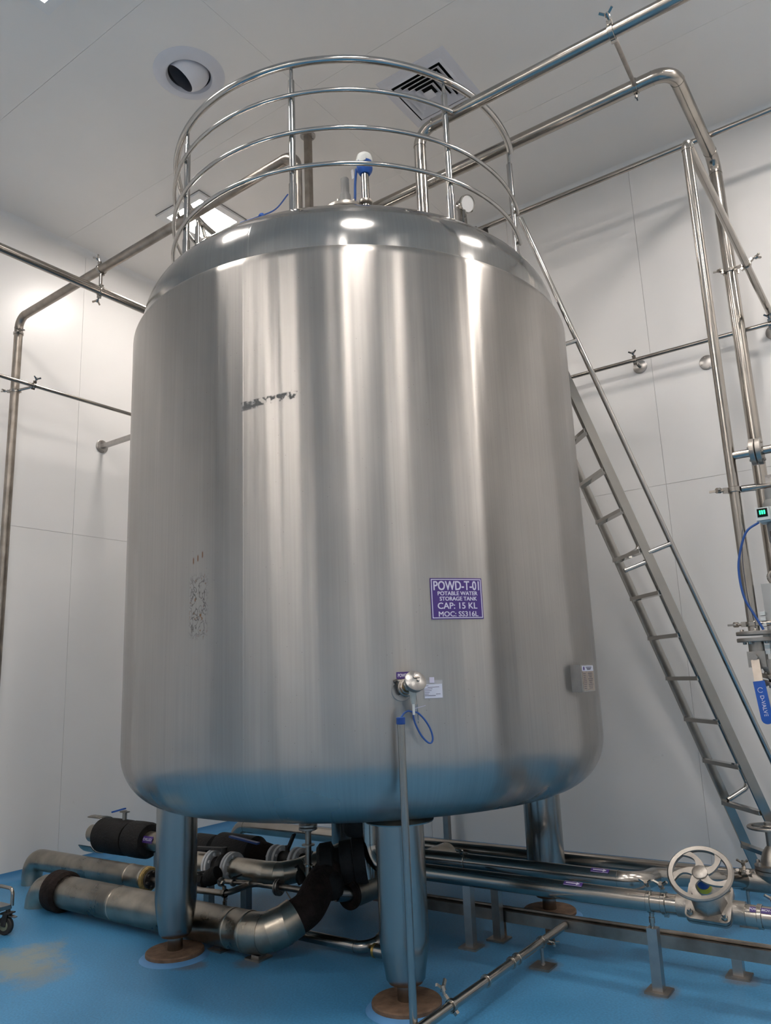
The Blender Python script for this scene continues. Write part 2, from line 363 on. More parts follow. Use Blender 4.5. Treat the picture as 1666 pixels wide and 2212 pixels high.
def pipe(name, label, pts, r, R=None, mat='pipe_steel', seg=20, welds=True, cat='pipe', group=None, hold=None):
    P = [Vector(p) for p in pts]
    lo = min(P, key=lambda q: q.z)
    t = thing(name, label, cat, lo, group)
    path = bend(P, R if R else r*2.6) if len(P) > 2 else P
    MB().tube(path, r, seg).build('pipe', mat, t)
    if welds and len(P) > 2:
        for i in range(1, len(P)-1):
            RR = (R[i-1] if isinstance(R, (list, tuple)) else R) if R else r*2.6
            a = (P[i-1]-P[i]).normalized(); c = (P[i+1]-P[i]).normalized(); tt = RR/math.tan(a.angle(c)/2)
            for d in (a, c):
                b = MB(); weld(b, P[i]+d*tt, d, r); b.build('weld_bead', mat, t)
    return t

# ------------------------------------------------------------------ the room
fl = struct(MB().box(((XL+XR)/2, (YB+YF)/2, -.05), (XR-XL)/2+.2, (YB+YF)/-2 if False else (YB-YF)/2+.2, .05).build('floor', 'floor_epoxy'))
G = .0016
def slab(parent, lo, hi, mat='wall_panel', name='panel'):
    lo = Vector(lo); hi = Vector(hi); return MB().box((lo+hi)/2, *((hi-lo)/2)).build(name, mat, parent)
def cuts(a, b, first, step):
    k = math.ceil((a-first)/step); out = [a]
    while first+k*step < b-.02:
        if first+k*step > a+.02: out.append(first+k*step)
        k += 1
    return out+[b]
ZS = [0, 2.93, CEIL]
def wall(name, axis, pos, sgn, a, b, first):
    th = .06
    if axis == 'x': w = MB().box((pos+sgn*(th/2+.006), (a+b)/2, CEIL/2), th/2, (b-a)/2+.06, CEIL/2)
    else: w = MB().box(((a+b)/2, pos+sgn*(th/2+.006), CEIL/2), (b-a)/2+.06, th/2, CEIL/2)
    w = struct(w.build(name, 'joint_sealant'))
    cs = cuts(a, b, first, 1.2)
    for i in range(len(cs)-1):
        for j in range(2):
            z0, z1 = ZS[j]+(G if j else 0), ZS[j+1]-(0 if j else G)
            c0, c1 = cs[i]+G, cs[i+1]-G
            p0, p1 = sorted((pos, pos+sgn*.0061))
            if axis == 'x': slab(w, (p0, c0, z0), (p1, c1, z1))
            else: slab(w, (c0, p0, z0), (c1, p1, z1))
    return w
wall('wall_left', 'x', XL, -1, YF, YB, .058)
wall('wall_back', 'y', YB, 1, XL, XR, 1.465)
wall('wall_right', 'x', XR, 1, YF, YB, .3)
wall('wall_front', 'y', YF, -1, XL, XR, .7)
ce = struct(MB().box(((XL+XR)/2, (YB+YF)/2, CEIL+.23), (XR-XL)/2+.1, (YB-YF)/2+.1, .03).build('ceiling', 'joint_sealant'))
cy = cuts(YF, YB, -.21, 1.24); DIF = atz(409, 160, CEIL)
for i in range(len(cy)-1):
    for j, (x0, x1) in enumerate(((XL, -.2), (-.2, 3.0), (3.0, XR))):
        lo, hi = (x0+G*.6, cy[i]+G*.6), (x1-G*.6, cy[i+1]-G*.6)
        if not (lo[0] < DIF.x < hi[0] and lo[1] < DIF.y < hi[1]): slab(ce, (*lo, CEIL), (*hi, CEIL+.03), 'ceiling_panel'); continue
        angs = sorted([2*PI*k/48 for k in range(48)]+[math.atan2(cy_-DIF.y, cx_-DIF.x) % (2*PI) for cx_ in (lo[0], hi[0]) for cy_ in (lo[1], hi[1])]); vs = []
        for a in angs:
            c_, s_ = math.cos(a), math.sin(a)
            tt = min(((hi[0] if c_ > 0 else lo[0])-DIF.x)/c_ if abs(c_) > 1e-9 else 1e9, ((hi[1] if s_ > 0 else lo[1])-DIF.y)/s_ if abs(s_) > 1e-9 else 1e9)
            for zz in (CEIL, CEIL+.03): vs += [(DIF.x+.156*c_, DIF.y+.156*s_, zz), (DIF.x+tt*c_, DIF.y+tt*s_, zz)]
        n_ = len(angs); fs = []
        for k in range(n_):
            p, q = 4*k, 4*((k+1) % n_); fs += [(p, p+1, q+1, q), (p+2, q+2, q+3, p+3), (p, q, q+2, p+2), (p+1, p+3, q+3, q+1)]
        MB().add(vs, fs).build('panel', 'ceiling_panel', ce)
def cove(name, p0, p1, nrm, up, r, mat):
    # concave quarter-round strip along p0-p1, nrm = into the room, up = away from floor/ceiling
    p0 = Vector(p0); p1 = Vector(p1); nrm = Vector(nrm); up = Vector(up); vs = []; n = 8
    for P in (p0, p1):
        vs.append(P)
        for k in range(n+1):
            a = PI/2*k/n; vs.append(P+nrm*(r-r*math.sin(a))+up*(r-r*math.cos(a)))
    m_ = n+2; fs = [(k, k+1, m_+k+1, m_+k) for k in range(m_-1)]+[tuple(range(m_))[::-1], tuple(range(m_, 2*m_))]
    return struct(MB().add(vs, fs).build(name, mat))
X_, Y_, Z_ = Vector((1, 0, 0)), Vector((0, 1, 0)), Vector((0, 0, 1))
cove('baseboard_left', (XL, YF, 0), (XL, YB, 0), X_, Z_, .07, 'cove_blue')
cove('baseboard_back', (XL, YB, 0), (XR, YB, 0), -Y_, Z_, .07, 'cove_blue')
cove('trim_1', (XL, YF, CEIL), (XL, YB, CEIL), X_, -Z_, .06, 'wall_panel')
cove('trim_2', (XL, YB, CEIL), (XR, YB, CEIL), -Y_, -Z_, .06, 'wall_panel')
cove('trim_3', (XL, YB, 0), (XL, YB, CEIL), X_, -Y_, .05, 'wall_panel')

# ceiling lights (the two in view and unseen ones, mostly inferred from tank reflections)
def ceiling_light(x, y, label, diff='light_panel'):
    t = thing('ceiling_light', label, 'ceiling light', (x, y, CEIL), 'square ceiling lights')
    f = MB()
    for s_ in (-1, 1):
        f.box((x+s_*.265, y, CEIL-.012), .035, .30, .012); f.box((x, y+s_*.265, CEIL-.012), .23, .035, .012)
    f.build('frame', 'white_paint', t)
    g = MB()
    for s_ in (-1, 1):
        g.box((x+s_*.303, y, CEIL-.002), .004, .307, .002); g.box((x, y+s_*.303, CEIL-.002), .307, .004, .002)
    g.build('shadow_gap', 'grey_plastic', t)
    MB().box((x, y, CEIL-.008), .232, .232, .006).build('diffuser', diff, t)
ceiling_light(-2.032, .39, 'lit square ceiling panel light behind the left side of the guard rail')
ceiling_light(-.76, -2.07, 'square ceiling light cut by the top left corner of the photo')
for i, (x, y) in enumerate(((1.78, -2.07), (3.05, .39), (-.2, -6.95), (3.05, -4.53), (4.9, -3.3), (1.25, -6.95), (5.5, .39))):  # last one is added to brighten the right wall and floor
    ceiling_light(x, y, 'unseen square ceiling light above and behind the camera, outside the photo')

# round swivel air diffuser
P = atz(409, 160, CEIL); t = thing('ceiling_diffuser', 'round white swivel air diffuser with a dark slanted opening in ceiling', 'air diffuser', (P.x, P.y, CEIL))
MB().lathe([(.152, -.002), (.165, -.028), (.185, -.033), (.235, -.016), (.255, 0), (.152, .0)], P, (0, 0, 1), 48).build('trim_ring', 'diffuser_white', t)
dirn = Vector((-.52, -.36, -.78)).normalized(); bc = P+Vector((0, 0, .045))
u, v, w = basis(dirn)
prof = [(.148*math.sin(a), .148*math.cos(a)) for a in [math.radians(46+(180-46)*k/20) for k in range(21)]]
ball = MB().lathe(prof, bc, dirn, 40).build('swivel_ball', 'diffuser_white', t)
MB().lathe([(.1065, .103), (.100, -.02), (0, -.03)], bc, dirn, 40).build('throat', 'diffuser_inside', ball)
MB().lathe([(.154, .0), (.154, .19), (0, .19)], P, (0, 0, 1), 40).build('socket', 'diffuser_inside', t)

# square four-way grille
gx, gy = .557, .352; t = thing('ceiling_grille', 'square white louvred air grille in ceiling behind the guard rail', 'air grille', (gx, gy, CEIL))
def sqring(b, h0, h1, z0, z1):
    for a in range(4):
        c_, s_ = math.cos(a*PI/2), math.sin(a*PI/2)
        def q(x, y, z): return Vector((gx+c_*x-s_*y, gy+s_*x+c_*y, z))
        vs = [q(-h0, h0, z0), q(h0, h0, z0), q(h1, h1, z1), q(-h1, h1, z1)]
        vs += [x+Vector((0, 0, .003)) for x in vs]
        b.add(vs, [(0, 1, 2, 3), (7, 6, 5, 4), (0, 4, 5, 1), (1, 5, 6, 2), (2, 6, 7, 3), (3, 7, 4, 0)])
    return b
MB().box((gx, gy, CEIL-.002), .235, .235, .002).build('backing', 'louvre_dark', t)
b = MB(); sqring(b, .295, .285, CEIL-.0005, CEIL-.006); sqring(b, .285, .232, CEIL-.007, CEIL-.016); sqring(b, .232, .212, CEIL-.016, CEIL-.030); b.build('frame', 'diffuser_white', t)
for k, h in enumerate((.195, .157, .119, .081)):
    sqring(MB(), h, h-.034, CEIL-.040, CEIL-.014).build('louvre', 'diffuser_white', t)
MB().box((gx, gy, CEIL-.045), .036, .036, .004).build('centre_plate', 'diffuser_white', t)

# ------------------------------------------------------------------ the tank
R = 1.464
tank = thing('storage_tank', 'large stainless steel water storage tank on four legs with guard rail on top', 'tank', (0, 0, 0))
ZB = 1.13
prof = [(0, .70)]
# bottom dish: crown then knuckle
kr = .30; kc = (R-kr, ZB)
th0 = math.radians(-72)
kx, kz = kc[0]+kr*math.cos(th0), kc[1]+kr*math.sin(th0)
nb = 26
for k in range(1, nb+1):
    f = k/nb; x = kx*f; prof.append((x, .70+(kz-.70)*(.35*f+.65*f*f)))
for k in range(1, 17):
    a = th0+(0-th0)*k/16; prof.append((kc[0]+kr*math.cos(a), kc[1]+kr*math.sin(a)))
for k in range(1, 13): prof.append((R, ZB+(3.655-ZB)*k/12))
for k in range(1, 9):
    a = PI/2*k/8*.8; prof.append((R-.055+.055*math.cos(a), 3.655+.068*math.sin(a)))
prof.append((1.412, 3.724)); prof.append((1.404, 3.722))
MB().lathe(prof, seg=192).build('shell', 'tank_shell', tank, angle=50)
MB().torus((0, 0, 3.722), (0, 0, 1), 1.4145, .0045, n=160, seg=8).build('joint_bead', 'polished', tank)
kcx, kcz, kr2 = 1.078, 3.79, .332
dp = [(1.41, 3.71), (1.41, 3.75)]
for k in range(0, 17):
    a = math.radians(75)*k/16; dp.append((kcx+kr2*math.cos(a), kcz+kr2*math.sin(a)))
cr = 1.164/math.sin(math.radians(15)); top = dp[-1][1]+cr*(1-math.cos(math.radians(15)))
for k in range(1, 13):
    a = math.radians(15)*(1-k/12); dp.append((cr*math.sin(a), top-cr*(1-math.cos(a))))
MB().lathe(dp, seg=160).build('top_dome', 'tank_dome', tank, angle=50)
def dome_z(r):
    if r < 1.164: return top-cr*(1-math.sqrt(1-(r/cr)**2))
    return kcz+math.sqrt(max(0, kr2**2-(r-kcx)**2))
LEGS = [(-.76, -.85), (.785, -.775), (.80, .82), (-.80, .80)]
for lx, ly in LEGS:
    lg = MB().lathe([(.118, .98), (.118, .30), (.112, .24), (.098, .165), (.092, .125), (.08, .108), (.04, .103), (0, .103)], (lx, ly, 0), seg=40).build('leg', 'leg_steel', tank)
    MB().lathe([(.165, .816), (.168, .822), (.12, .85), (.118, .84)], (lx, ly, 0), seg=40).build('doubler_plate', 'leg_steel', lg) if (lx > 0 and ly < 0) else None
    MB().lathe([(.043, .115), (.043, .03), (.036, .02), (0, .02)], (lx, ly, 0), seg=20).build('foot_pin', 'leg_steel', lg)
    MB().lathe([(0, .034), (.158, .034), (.164, .028), (.164, .012), (0, .012)], (lx, ly, 0), seg=40).build('base_plate', 'rusty_plate', lg)
    MB().lathe([(0, .013), (.175, .013), (.195, 0), (0, 0)], (lx+.01, ly-.01, 0), seg=40).build('floor_pad', 'floor_pad', lg)
# guard rail
GR = 1.215
gap0, gap1 = math.radians(19), math.radians(66)
rail = MB().torus((0, 0, 5.055), (0, 0, 1), GR, .0225, gap1, gap0+2*PI, 150, 14)
def rotfix(b, ang):   # torus angles are measured from the basis u axis; turn them to world angles
    return b
def arc(r, z, a0, a1, rad, n=140, seg=12):
    return MB().tube([(r*math.cos(a0+(a1-a0)*i/n), r*math.sin(a0+(a1-a0)*i/n), z) for i in range(n+1)], rad, seg)
grail = arc(GR, 5.055, gap1-2*PI, gap0, .0225, 150, 14).build('guard_rail', 'rail_steel', tank)
arc(GR+.012, 4.836, gap1-2*PI, math.radians(-20.5), .0135).build('mid_rail', 'rail_steel', grail)
arc(GR+.012, 4.585, gap1-2*PI, gap0+.02, .0135).build('mid_rail', 'rail_steel', grail)
arc(GR+.012, 4.352, gap1-2*PI, gap0+.02, .0135).build('mid_rail', 'rail_steel', grail)
for deg in (-112, -67.5, -22, 19, 66, 112, 157.5, 202.5):
    a = math.radians(deg); x, y = (GR-.016)*math.cos(a), (GR-.016)*math.sin(a); zb = dome_z(GR-.016)-.03
    p = MB().cyl((x, y, zb), (x, y, zb+.20), .0235, seg=16).cyl((x, y, zb+.19), (x, y, 4.95), .0195, seg=16)
    p.lathe([(.0195, 0), (.0195, .01), (.011, .02), (.011, .14)], (x, y, 4.945), seg=14)
    p.build('post', 'rail_steel', grail)

# ------------------------------------------------------------------ things on the tank top
def tri_clamp(parent, p, ax, r, wd_=None):
    p = Vector(p); c = MB().ring(p, ax, r+.016, r-.002, .02, 28, .004).build('clamp', 'cast_steel', parent)
    if wd_ is not None: wing(c, p+Vector(wd_).normalized()*(r+.012), wd_, .9, 'cast_steel')
    return c
# level transmitter
x, y = .60, -.66; z = dome_z(math.hypot(x, y))
P0 = atz(790, 420, 4.42); x, y = P0.x, P0.y; z = dome_z(math.hypot(x, y))-.01
t = thing('level_transmitter', 'level transmitter with blue body and pale cap on steel stem atop the tank', 'transmitter', (x, y, z))
MB().cyl((x, y, z), (x, y, z+.40), .024, seg=20).build('stem', 'pipe_steel', t)
tri_clamp(t, (x, y, z+.19), (0, 0, 1), .026, (-.8, -.5, 0))
hz = z+.385
MB().lathe([(0, 0), (.032, 0), (.046, .02), (.05, .035), (.05, .085), (0, .085)], (x, y, hz), seg=28).build('body', 'blue_plastic', t)
MB().lathe([(0, .08), (.051, .08), (.052, .10), (.044, .13), (.026, .145), (0, .148)], (x, y, hz), seg=28).build('cap', 'light_plastic', t)
MB().bar((x+.02, y-.048, hz+.06), (x+.02, y-.048, hz+.10), X_, .05, .004).build('rating_label', 'light_plastic', t)
MB().tube(smooth_path([(x-.05, y-.02, hz+.05), (x-.055, y-.03, hz-.06), (x-.07, y-.02, hz-.17), (x-.13, y+.02, hz-.27), (x-.2, y+.06, hz-.36)], 6), .008, 8).build('cable', 'blue_hose', t)
MB().bar((x-.075, y-.03, hz+.05), (x-.065, y-.035, hz-.02), X_, .018, .002).build('tag', 'clear_sleeve', t)
# vent stub on manhole cover
P0 = atz(746, 425, 4.47); x, y = P0.x, P0.y; z = dome_z(math.hypot(x, y))+.045
t = thing('vent_stub', 'grey plastic vent stub standing on a bolted round cover atop the tank', 'vent', (x, y, z))
MB().lathe([(.0, -.08), (.10, -.08), (.10, .085), (.135, .085), (.14, .09), (.14, .108), (.12, .118), (.05, .13), (0, .13)], (x, y, z), seg=32).build('cover', 'cast_steel', t)
bolts(t, (x, y, z+.105), Z_, .125, 8, .009, .022)
MB().lathe([(.036, .12), (.036, .22), (.033, .235), (.027, .24), (.027, .345), (.024, .35), (0, .35)], (x, y, z), seg=24).build('stub', 'grey_plastic', t)
# sight lamp on the right
P0 = atz(1000, 470, 4.28); x, y = P0.x, P0.y; z = dome_z(math.hypot(x, y))-.02
t = thing('sight_lamp', 'round tilted sight lamp with glass face coloured white for a reflection beside the front right post', 'lamp', (x, y, z))
hd = atz(1008, 441, 4.40); axd = (CAM-hd).normalized()*.75+Vector((.55, .25, .1)); axd.normalize()
MB().tube(smooth_path([(x, y, z), (x, y, z+.07), hd-axd*.05]), .028, 16).build('neck', 'polished', t)
hb = MB().lathe([(0, -.075), (.034, -.07), (.04, -.03), (.056, -.01), (.058, .012), (.05, .014), (.048, .008), (0, .008)], hd, axd, 32).build('housing', 'polished', t)
MB().lathe([(0, .009), (.049, .009), (.049, .011), (0, .0115)], hd, axd, 32).build('glass', 'white_paint', hb)  # white colour stands in for a ceiling light mirrored in the glass
MB().cyl((x+.05, y+.03, z), (x+.05, y+.03, z+.06), .011, seg=10).build('side_stub', 'pipe_steel', t)
MB().ring((x+.05, y+.03, z+.065), (.6, .4, 0), .022, .0, .022, 16, .003).build('side_fitting', 'dark_iron', t)
# sight glass with bent breather on the left
P0 = atz(452, 500, 4.30); x, y = P0.x, P0.y; z = dome_z(math.hypot(x, y))-.02
t = thing('sight_glass', 'small dark sight glass fitting with bent breather tube at dome left side', 'sight glass', (x, y, z))
MB().cyl((x, y, z), (x, y, z+.07), .032, seg=20).build('neck', 'cast_steel', t)
hh = MB().ring((x, y, z+.095), (CAM-P0)+Vector((0, 0, 2)), .055, .03, .035, 28, .006).build('housing', 'cast_steel', t)
MB().ring((x, y, z+.10), (CAM-P0)+Vector((0, 0, 2)), .03, .0, .02, 24).build('glass', 'polished', hh)
q1, q2 = atz(428, 530, z+.02), atz(428, 485, z+.20)
MB().tube(bend([Vector((q1.x, q1.y, z-.05)), Vector((q1.x, q1.y, z+.19)), Vector((x-.03, y-.03, z+.23)), Vector((x-.01, y-.01, z+.10))], .03, 6), .012, 12).build('breather_tube', 'pipe_steel', t)
# thin cable lying on the dome
a0, a1 = atz(565, 466, 4.22), atz(622, 420, 4.42)
t = thing('sensor_cable', 'thin blue cable with a knob, hanging down beside the front left post onto the dome', 'cable', (a0.x, a0.y, dome_z(math.hypot(a0.x, a0.y))))
MB().tube(smooth_path([a0+Vector((-.12, -.06, -.03)), a0, (a0+a1)/2+Vector((.01, 0, -.03)), a1]), .0045, 8).build('cable', 'blue_hose', t)
MB().lathe([(0, -.015), (.014, -.012), (.016, 0), (.012, .013), (0, .015)], a0, a1-a0, 14).build('knob', 'blue_plastic', t)

# ------------------------------------------------------------------ overhead pipes
LA = atx(42, 690, -3.15)            # elbow of the left inlet pipe
yA = LA.y; zA = 4.80; xT = aty(640, 330, yA).x
zt = dome_z(math.hypot(xT, yA))
t = pipe('inlet_pipe', 'steel pipe rising up the left wall then crossing over to the tank top', [(-3.15, yA, .0), (-3.15, yA, zA-.05), (xT, yA, zA+.055), (xT, yA, zt-.01)], .036, .10, 'pipe_steel_dull')
tri_clamp(t, (xT, yA, zt+.14), Z_, .036, (.8, -.5, 0)); clamp(t, (-3.15, yA, 4.60), Z_, .036, (.8, -.55, 0), s=1.3)
MB().lathe([(.037, .10), (.04, .04), (.06, 0)], (xT, yA, zt-.02), seg=20).build('nozzle', 'pipe_steel', t)
xB = -1.95; zBp = 4.60
t2 = pipe('overhead_pipe', 'steel pipe crossing upper left, hung by a rod below the inlet pipe', [(xB, -6.5, zBp), (xB, 1.95, zBp)], .034, seg=20)
zq = zA-.05+.105*(xB+3.15)/(xT+3.15)
t3 = thing('pipe_hanger', 'short vertical steel hanger joining the two crossing pipes at upper left', 'hanger', (xB, yA, zBp))
MB().cyl((xB, yA, zBp+.04), (xB, yA, zq-.03), .014, seg=14).build('rod', 'pipe_steel', t3)
clamp(t3, (xB, yA, zBp), Y_, .034, (-.3, 0, -1), .03, 1.2); clamp(t3, (xB, yA, zq), X_, .036, (0, -.3, 1), .03, 1.2)
t = pipe('wall_pipe', 'thin steel pipe running along the left wall at mid height', [(-3.02, -6.5, 4.108), (-3.02, 1.9, 4.108)], .017, seg=14)
clamp(t, (-3.02, -.62, 4.108), Y_, .017, (.4, 0, .9), .025, 1.1)
b = MB().tube([(-3.14, yA, 4.06), (-3.02, -.62, 4.10)], .012, 10); br = b.build('link_rod', 'pipe_steel', t); clamp(t, (-3.15, yA, 4.06), Z_, .036, (-.7, -.6, 0), .025, 1.1)
# left wall bracket
P = atx(220, 965, XL); t = thing('wall_bracket', 'round steel wall plate with square arm reaching to tank, left wall', 'bracket', (XL, P.y, P.z))
MB().lathe([(0, 0), (.066, 0), (.066, .008), (.062, .010), (0, .010)], P, X_, 32).build('plate', 'brushed_plate', t)
MB().bar((XL+.01, P.y, P.z), (-1.40, P.y, P.z), Z_, .04, .04).build('arm', 'brushed_plate', t); bolts(t, P+X_*.01, X_, .052, 4, .006, .005)
# right overhead pipes
z1 = 4.87; P1 = atz(905, 285, z1); y1, x1 = P1.y, P1.x; zt = dome_z(math.hypot(x1, y1))
t = pipe('fill_pipe', 'upper right steel pipe that bends down into the tank top', [(x1, y1, zt-.02), (x1, y1, z1), (6.1, y1, z1)], .037, .11)
tri_clamp(t, (x1, y1, zt+.065), Z_, .037, (-.7, -.6, -.3))
zE = 5.40; PE = atz(1450, 150, zE); xv = 2.195; yv = 1.93; yE = PE.y
t = pipe('return_pipe', 'steel pipe passing behind the rail, bending to the back wall and down', [(-3.0, yE, zE), (xv, yE, zE), (xv, yv, zE), (xv, yv, .20)], .047, .13)
PC = atz(1318, 62, z1); PC2 = aty(1372, 183, yE)
t3 = thing('pipe_hanger', 'slanting steel link clamped between the two overhead pipes at upper right', 'hanger', (PC.x, y1, z1))
xc = PC.x
MB().tube([(xc, y1, z1), (PC2.x, yE, zE)], .014, 12).build('rod', 'pipe_steel_dull', t3)
clamp(t3, (xc, y1, z1), X_, .037, (0, -.5, .9), .03, 1.3); clamp(t3, (PC2.x, yE, zE), X_, .047, (0, -.2, -1), .03, .9)
z4 = 5.47; y4 = 1.70
P4 = atz(1032, 494, z4); P4b = atz(1640, 252, z4)
t = pipe('ceiling_pipe', 'thin steel pipe running high along the back wall below the ceiling', [(-.4, (P4.y+P4b.y)/2, z4), (6.0, (P4.y+P4b.y)/2, z4)], .022)
yq = (P4.y+P4b.y)/2
pk = atz(1047, 490, z4)
MB().lathe([(0, 0), (.022, 0), (.026, -.01), (.03, -.05), (.024, -.08), (0, -.085)], (pk.x, yq, z4-.02), seg=16).build('drain_cock', 'dark_iron', t)
# thin drop pipe on the right
xd, yd, zd = 2.399, -.29, 4.115
t = pipe('drop_pipe', 'thin steel pipe coming from the back wall and dropping at the right', [(xd, YB-.004, zd-.03), (xd, yd, zd), (xd, yd, 1.63)], .024, .06)
clamp(t, (xd, 1.23, zd-.018), Y_, .024, (.8, 0, .6), .03, 1.2)
zl = aty(1575, 588, yv).z; MB().tube([(xd-.02, 1.23, zd-.015), (xv+.03, yv-.03, zl)], .013, 10).build('link_rod', 'pipe_steel', t); clamp(t, (xv, yv, zl), Z_, .047, (-.8, -.6, 0), .03, 1.2)
# flanged branch
zb = aty(1582, 985, yd).z
z2c = aty(1590, 1058, yd).z
t = pipe('branch_pipe', 'short flanged branch pipe leaving the drop pipe toward right edge', [(xd, yd, zb), (3.6, yd, zb+.0)], .019, welds=False)
flange(t, (xd+.115, yd, zb), X_, .062, .019, .022, 4)
clamp(bpy.data.objects['drop_pipe'], (xd, yd, z2c), Z_, .024, (-.9, -.4, 0), .025, 1.2)
xs = xd+.34; ys = yd+.12
t = thing('equipment_stand', 'square steel stand carrying the control box at the right edge', 'stand', (xs, ys, 0))
MB().box((xs, ys, 1.35), .03, .03, 1.35).build('post', 'brushed_plate', t); MB().box((xs, ys, .006), .09, .09, .006).build('base_plate', 'brushed_plate', t)
MB().tube([(xd+.03, yd, z2c), (xd+.19, yd+.03, z2c)], .012, 12).tube([(xd+.03, yd, z2c), (xd+.09, yd+.01, z2c)], .016, 12).build('clamp_arm', 'pipe_steel', t)
pb = aty(1662, 1075, yd+.02)
bk = MB().box((xd+.255, yd+.02, pb.z+.12), .07, .004, .12).box((xd+.188, yd+.08, pb.z+.12), .004, .06, .12).box((xd+.24, yd+.08, pb.z), .08, .06, .003); bk.build('bracket', 'brushed_plate', t)
MB().box((xs-.10, yd+.11, pb.z+.1), .12, .02, .02).build('bracket_arm', 'brushed_plate', t)
# pressure regulator with green display
pr = aty(1652, 1113, yd)
t = thing('pressure_switch', 'pale pressure regulator with small lit green display at the right edge', 'pressure switch', (pr.x, pr.y, pr.z-.15))
rx, ry, rz = pr.x+.035, pr.y+.02, pr.z
MB().box((rx, ry, rz), .055, .04, .033).build('body', 'light_plastic', t)
MB().lathe([(0, .12), (.024, .12), (.026, .10), (.026, .07), (.033, .065), (.04, .05), (.04, .03), (0, .03)], (rx, ry, rz), seg=24).build('knob', 'grey_plastic', t)
sw = MB().box((pr.x-.0, ry-.05, rz), .028, .02, .028).build('display_block', 'light_plastic', t)
MB().box((pr.x-.0, ry-.0705, rz+.004), .021, .001, .019).build('screen', 'louvre_dark', sw)
for dx in (-.009, 0, .009): MB().box((pr.x+dx, ry-.072, rz+.006), .003, .001, .009).build('digit', 'green_display', sw)
MB().lathe([(0, -.16), (.018, -.155), (.034, -.12), (.036, -.04), (.03, -.03), (0, -.03)], (rx, ry, rz), seg=24).build('bowl', 'grey_plastic', t)
MB().box((rx, ry-.03, rz-.09), .022, .012, .012).build('latch', 'dark_iron', t)
# control box
pc = aty(1645, 1262, yd+.02); cx0 = pc.x; cz1 = pc.z
t = thing('control_box', 'grey steel control box with lifting eye cut by the right edge', 'control box', (cx0+.15, yd+.08, cz1-.38))
MB().box((cx0+.16, yd+.08, cz1-.19), .16, .07, .19).build('body', 'enclosure_steel', t)
MB().box((cx0+.162, yd+.006, cz1-.19), .15, .004, .18).build('door', 'enclosure_steel', t)
MB().torus((cx0+.05, yd+.08, cz1+.032), (-.3, 1, .1), .026, .008, n=28).build('lifting_eye', 'cast_steel', t)
gl = MB()
for k in range(8): MB().box((cx0-.008, yd+.02, cz1-.13-.024*k), .010, .03, .008).build('gland', 'light_plastic', t)
# blue air hose
q = [aty(x, y, yd-.05) for x, y in ((1640, 1128), (1612, 1150), (1598, 1200), (1597, 1240), (1608, 1290), (1628, 1325), (1650, 1360))]
b = MB().tube(smooth_path(q, 6), .0052, 10).build('air_hose', 'blue_hose', origin=q[-1]); tag(b, 'blue air hose looping from the pressure regulator to control box', 'hose')
# ball valve with blue handle
pv = Vector((xd, yd, 0)); zv = aty(1632, 1375, yd).z
t = thing('ball_valve', 'flanged ball valve with hanging blue lever handle below the drop pipe', 'valve', (xd, yd, 1.36))
clamp(t, (xd, yd, zv+.055), Z_, .024, (-.95, -.2, 0), .022, 1.1); MB().tube([(xd+.03, yd, zv+.055), (xd+.2, yd+.02, zv+.055)], .012, 10).build('support_arm', 'pipe_steel', t)
flange(t, (xd, yd, zv), Z_, .075, .024, .017, 4, 'cast_steel', .012)
MB().cyl((xd, yd, zv-.01), (xd, yd, zv-.075), .032, seg=18).build('neck', 'cast_steel', t)
bd = MB().box((xd, yd, zv-.098), .036, .034, .034).box((xd+.03, yd+.02, zv-.12), .03, .03, .02).build('body', 'cast_steel', t)
MB().cyl((xd-.005, yd-.034, zv-.09), (xd-.005, yd-.052, zv-.09), .014, seg=6).build('stem_nut', 'cast_steel', bd)
flange(t, (xd+.06, yd+.02, zv-.195), Vector((.25, 0, 1)), .072, .022, .016, 4, 'cast_steel', .012)
MB().cyl((xd+.03, yd+.02, zv-.12), (xd+.055, yd+.02, zv-.19), .026, seg=16).build('outlet', 'cast_steel', t)
h0 = Vector((xd-.004, yd-.048, zv-.10)); h1 = Vector((xd+.004, yd-.075, zv-.20)); h2 = Vector((xd+.018, yd-.085, zv-.345))
MB().bar(h0, h1, X_, .034, .005).build('lever', 'pipe_steel_dull', t)
hd_ = MB().bar(h1+Vector((0, 0, .01)), h2, X_, .046, .010).cyl(h2+Vector((0, -.005, 0)), h2+Vector((0, .005, 0)), .0228, seg=16).build('handle_grip', 'blue_plastic', t)
vs, fs = text_geo('D-VALVE', .022, .0003)
dd = (h2-h1).normalized(); sd = Vector((-1, 0, 0)); sd = (sd-dd*sd.dot(dd)).normalized(); nn = Vector((0, -1, 0)); nn = (nn-dd*nn.dot(dd)).normalized()
MB().add([(h1+h2)/2+dd*.02+dd*p.x-sd*0+(nn*.0062)+nn.cross(dd)*p.y*-1*-1 for p in vs], fs).build('lettering', 'white_vinyl', hd_)
MB().torus((h1+h2)/2-dd*.045+nn*.0062, nn, .010, .0013, .5, 5.6, 24, 6).build('emblem', 'white_vinyl', hd_)
q = [Vector((xd+.05, yd, zv-.23)), Vector((xd+.07, yd-.01, zv-.30)), Vector((xd+.13, yd, zv-.34)), Vector((xd+.24, yd+.02, zv-.35))]
b = MB().tube(smooth_path(q, 6), .007, 10).build('drain_hose', 'blue_hose', origin=q[-1]); tag(b, 'short blue hose curving away under the blue handled ball valve', 'hose')
